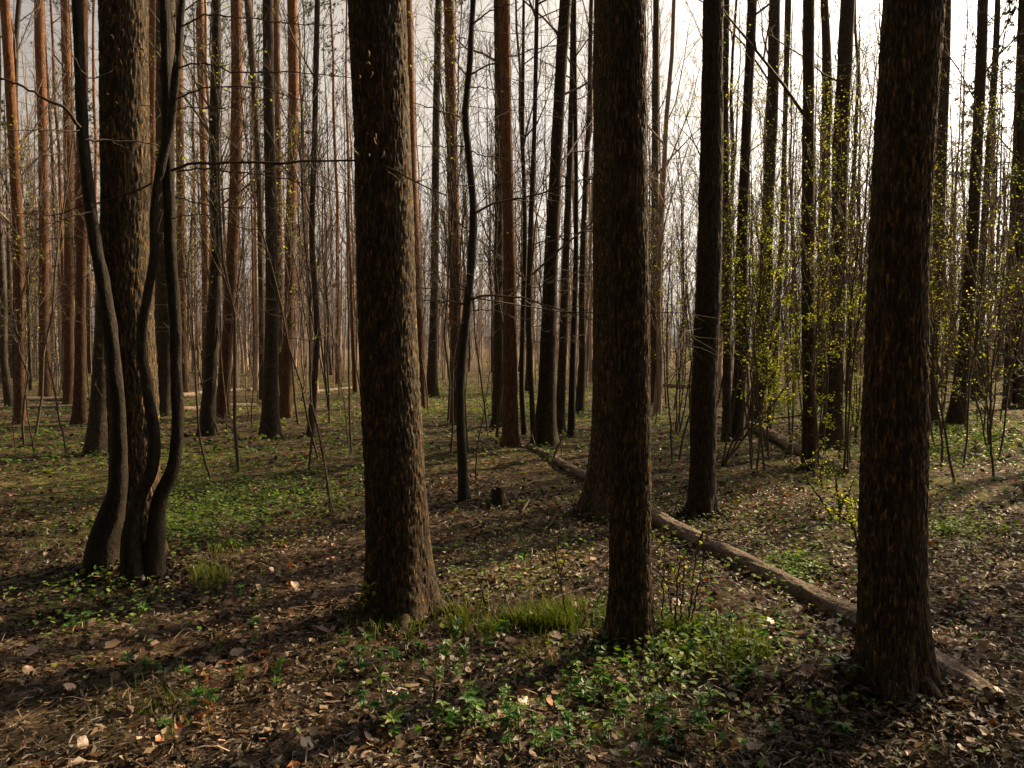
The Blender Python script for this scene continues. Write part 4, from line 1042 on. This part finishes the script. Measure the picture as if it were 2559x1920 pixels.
for i, p in enumerate(hp):
    big = rng.uniform(.7, 1.35)
    root = thing('woodland_herb', 'small green toothed-leaf herb in the litter, ' + ('before the curved hazel' if p[0] / p[1] < -.25 else 'before the thick golden trunk' if p[0] / p[1] < 0 else 'before the straight trunk in the grass' if p[0] / p[1] < .25 else 'before the nearest black trunk'), 'herb', p, 'green herbs in the foreground litter', rng.uniform(0, 6.28), big)
    link('stem', HSTEM, root)
    nl = rng.integers(3, 6)
    for k in range(nl):
        a = k * 6.28 / nl + rng.normal(0, .3); t_ = rng.uniform(.02, .075)
        o = link('leaf', HL[rng.integers(4)], root, (0, 0, rng.uniform(.05, .1)))
        o.rotation_euler = (rng.normal(.05, .3), rng.normal(0, .3), a); s = rng.uniform(.055, .09); o.scale = (s, s, s)

b = MB()                                         # herbs too many and too small to tell apart
spots = [(560, 1270, 120, 45, 1500), (450, 1310, 50, 40, 400), (760, 1240, 60, 25, 300), (2420, 1100, 100, 35, 900), (2390, 1330, 60, 12, 300), (1180, 985, 120, 35, 1400), (1420, 1010, 140, 40, 1200),
         (1980, 1440, 35, 20, 350), (1800, 1300, 200, 80, 900), (1720, 1620, 130, 40, 500), (1250, 1400, 90, 60, 250), (200, 1500, 120, 60, 350), (230, 1250, 150, 60, 350), (2080, 1030, 80, 40, 500), (640, 1180, 200, 50, 500),
         (880, 1020, 60, 40, 350), (1600, 1780, 300, 80, 250), (1680, 1010, 60, 40, 400), (2200, 1300, 250, 120, 700), (120, 1130, 120, 50, 300), (900, 1180, 60, 60, 200)]
spots += [(x_, y_, 150, 30, 160) for x_ in range(0, 2600, 200) for y_ in (950, 1020, 1120)] + [(x_, 1250, 170, 70, 70) for x_ in range(0, 2600, 250)] + [(x_, 935, 160, 12, 130) for x_ in range(0, 2600, 160)]
for cx, cy_, sx, sy, n in spots:
    n = int(n * 1.5); p = gnd(rng.normal(cx, sx * 1.15, n), np.maximum(rng.normal(cy_, sy * 1.15, n), 925)); dd = np.hypot(p[:, 0], p[:, 1])
    p[:, 2] += rng.uniform(.02, .10, n)
    leaves(b, p, rng.uniform(.025, .055, n) * np.clip(dd / 9, .8, 1.8), np.abs(rng.normal(.2, .4, n)), 0)
tag(b.build('ground_cover', [COVER], smooth=False), 'patches of small fresh green herbs carpeting the floor', 'ground cover', kind='stuff')

b = MB()                                         # grass
for cx, cy_, sx, sy, n, h in [(1330, 1562, 95, 16, 2600, .10), (1180, 1570, 110, 22, 1300, .09), (1440, 1555, 50, 14, 1400, .11), (1690, 1585, 50, 14, 900, .10), (1800, 1620, 90, 30, 1300, .09), (1060, 1545, 30, 15, 400, .09),
                              (560, 1640, 20, 8, 160, .10), (940, 1560, 40, 20, 200, .08), (520, 1455, 40, 15, 350, .11), (1860, 1650, 60, 25, 500, .08), (2410, 1090, 90, 30, 1500, .10), (2380, 1330, 40, 10, 350, .07),
                              (280, 918, 330, 7, 2500, .22), (1120, 985, 90, 25, 1200, .12), (1430, 1000, 90, 30, 1000, .12), (2120, 1060, 40, 15, 500, .1), (440, 1780, 60, 50, 200, .08), (1250, 1640, 200, 60, 400, .07), (800, 960, 120, 25, 1000, .12),
                              (1700, 960, 120, 25, 900, .14), (560, 1380, 25, 10, 200, .10)]:
    p = gnd(rng.normal(cx, sx, n), np.maximum(rng.normal(cy_, sy, n), 903))
    cl = noise(np.column_stack([p[:, :2] * 7, np.zeros(n)])); p = p[rng.random(n) < np.clip((cl - .42) * 5, .06, 1)]; n = len(p); dd = np.hypot(p[:, 0], p[:, 1])
    Hh = h * rng.uniform(.5, 1.3, n); a = rng.uniform(0, 6.28, n); lean = np.stack([np.cos(a), np.sin(a), 0 * a], 1) * (Hh * rng.uniform(.1, .7, n))[:, None]
    w = np.stack([-np.sin(a), np.cos(a), 0 * a], 1) * (.0022 * np.clip(dd / 5, 1, 6) * rng.uniform(.7, 1.3, n))[:, None]
    mid = p + lean * .3 + UP * (Hh * .6)[:, None]; tip = p + lean + UP * Hh[:, None] * .95
    V = np.stack([p - w, p + w, mid + w * .8, mid - w * .8, tip], 1).reshape(-1, 3); i0 = np.arange(n) * 5
    b.add(V, np.stack([i0, i0 + 1, i0 + 2, i0 + 3], 1), np.repeat(rng.random(n), 5))
    b.F.append((np.stack([i0 + 3, i0 + 2, i0 + 4], 1) + (b.n - len(V)), 0))
tag(b.build('grass', [GRASS], smooth=False), 'tufts of bright spring grass between the trunks', 'grass', kind='stuff')

# ------------------------------------------------------------------ fallen sticks, each on its own
ST = [('forked stick lying in the foreground litter left of centre', [(755, 1752), (800, 1768), (840, 1766), (905, 1763)], .008), ('pale stick slanting in the litter above the old stump shadow', [(1305, 1285), (1322, 1255)], .011),
      ('thin pale stick lying left of the thick golden trunk', [(720, 1530), (800, 1520), (880, 1512)], .006), ('stick lying at the right foot of the curved hazel', [(395, 1442), (455, 1452)], .009),
      ('crooked thin stick in the grass behind the thick golden trunk foot', [(1170, 1345), (1205, 1330), (1218, 1322)], .005), ('curled stick lying beyond the old stump', [(1340, 1210), (1365, 1228), (1370, 1248)], .005),
      ('pale stick lying before the nearest black trunk', [(1900, 1745), (1945, 1760)], .006), ('long thin stick lying in the dark litter left of the nearest black trunk', [(2075, 1650), (2130, 1690)], .007),
      ('bent pale stick right of the nearest black trunk', [(2395, 1640), (2430, 1625), (2465, 1608)], .006), ('short dark stick in the litter before the straight trunk in the grass', [(2005, 1730), (2055, 1715)], .010),
      ('stick lying between the herbs in the centre foreground', [(1205, 1755), (1230, 1735), (1255, 1722)], .006), ('thin stick lying in the dark left corner litter', [(120, 1758), (230, 1765)], .006),
      ('slanting stick left of the straight trunk in the grass', [(1375, 1510), (1420, 1490)], .008), ('orange stick at the bottom edge left of centre', [(960, 1915), (992, 1903)], .010),
      ('long thin twig lying behind the fallen log on the right', [(1990, 1290), (2060, 1275), (2100, 1250)], .007), ('pale curved twig in litter right of the second log', [(2070, 1260), (2088, 1276), (2106, 1268)], .006),
      ('straight stick lying left of the pink-lit pine foot', [(880, 1300), (900, 1270)], .007), ('thin twig lying among herbs right of the hazel', [(700, 1190), (770, 1186), (850, 1180)], .006)]
for label, pts, r in ST:
    P = gnd(*np.array(pts, float).T); P[:, 2] += r + .012; g = P.mean(0); g[2] -= r
    if len(P) == 2: P = np.vstack([P[:1], P.mean(0, keepdims=True) + [[0.005, 0.008, .006]], P[1:]])
    Q = spline(P, 10) - g; Q = Q + rng.normal(0, .002, Q.shape); R = np.linspace(r, r * .6, 10)
    b = MB(); b.tubes(Q[None], R[None], 6); twiggy(b, Q, R, 2, (.15, .3))
    tag(b.build('fallen_stick', LOG if r > .0075 else TWIG), label, 'stick', 'sticks lying in the litter').location = g
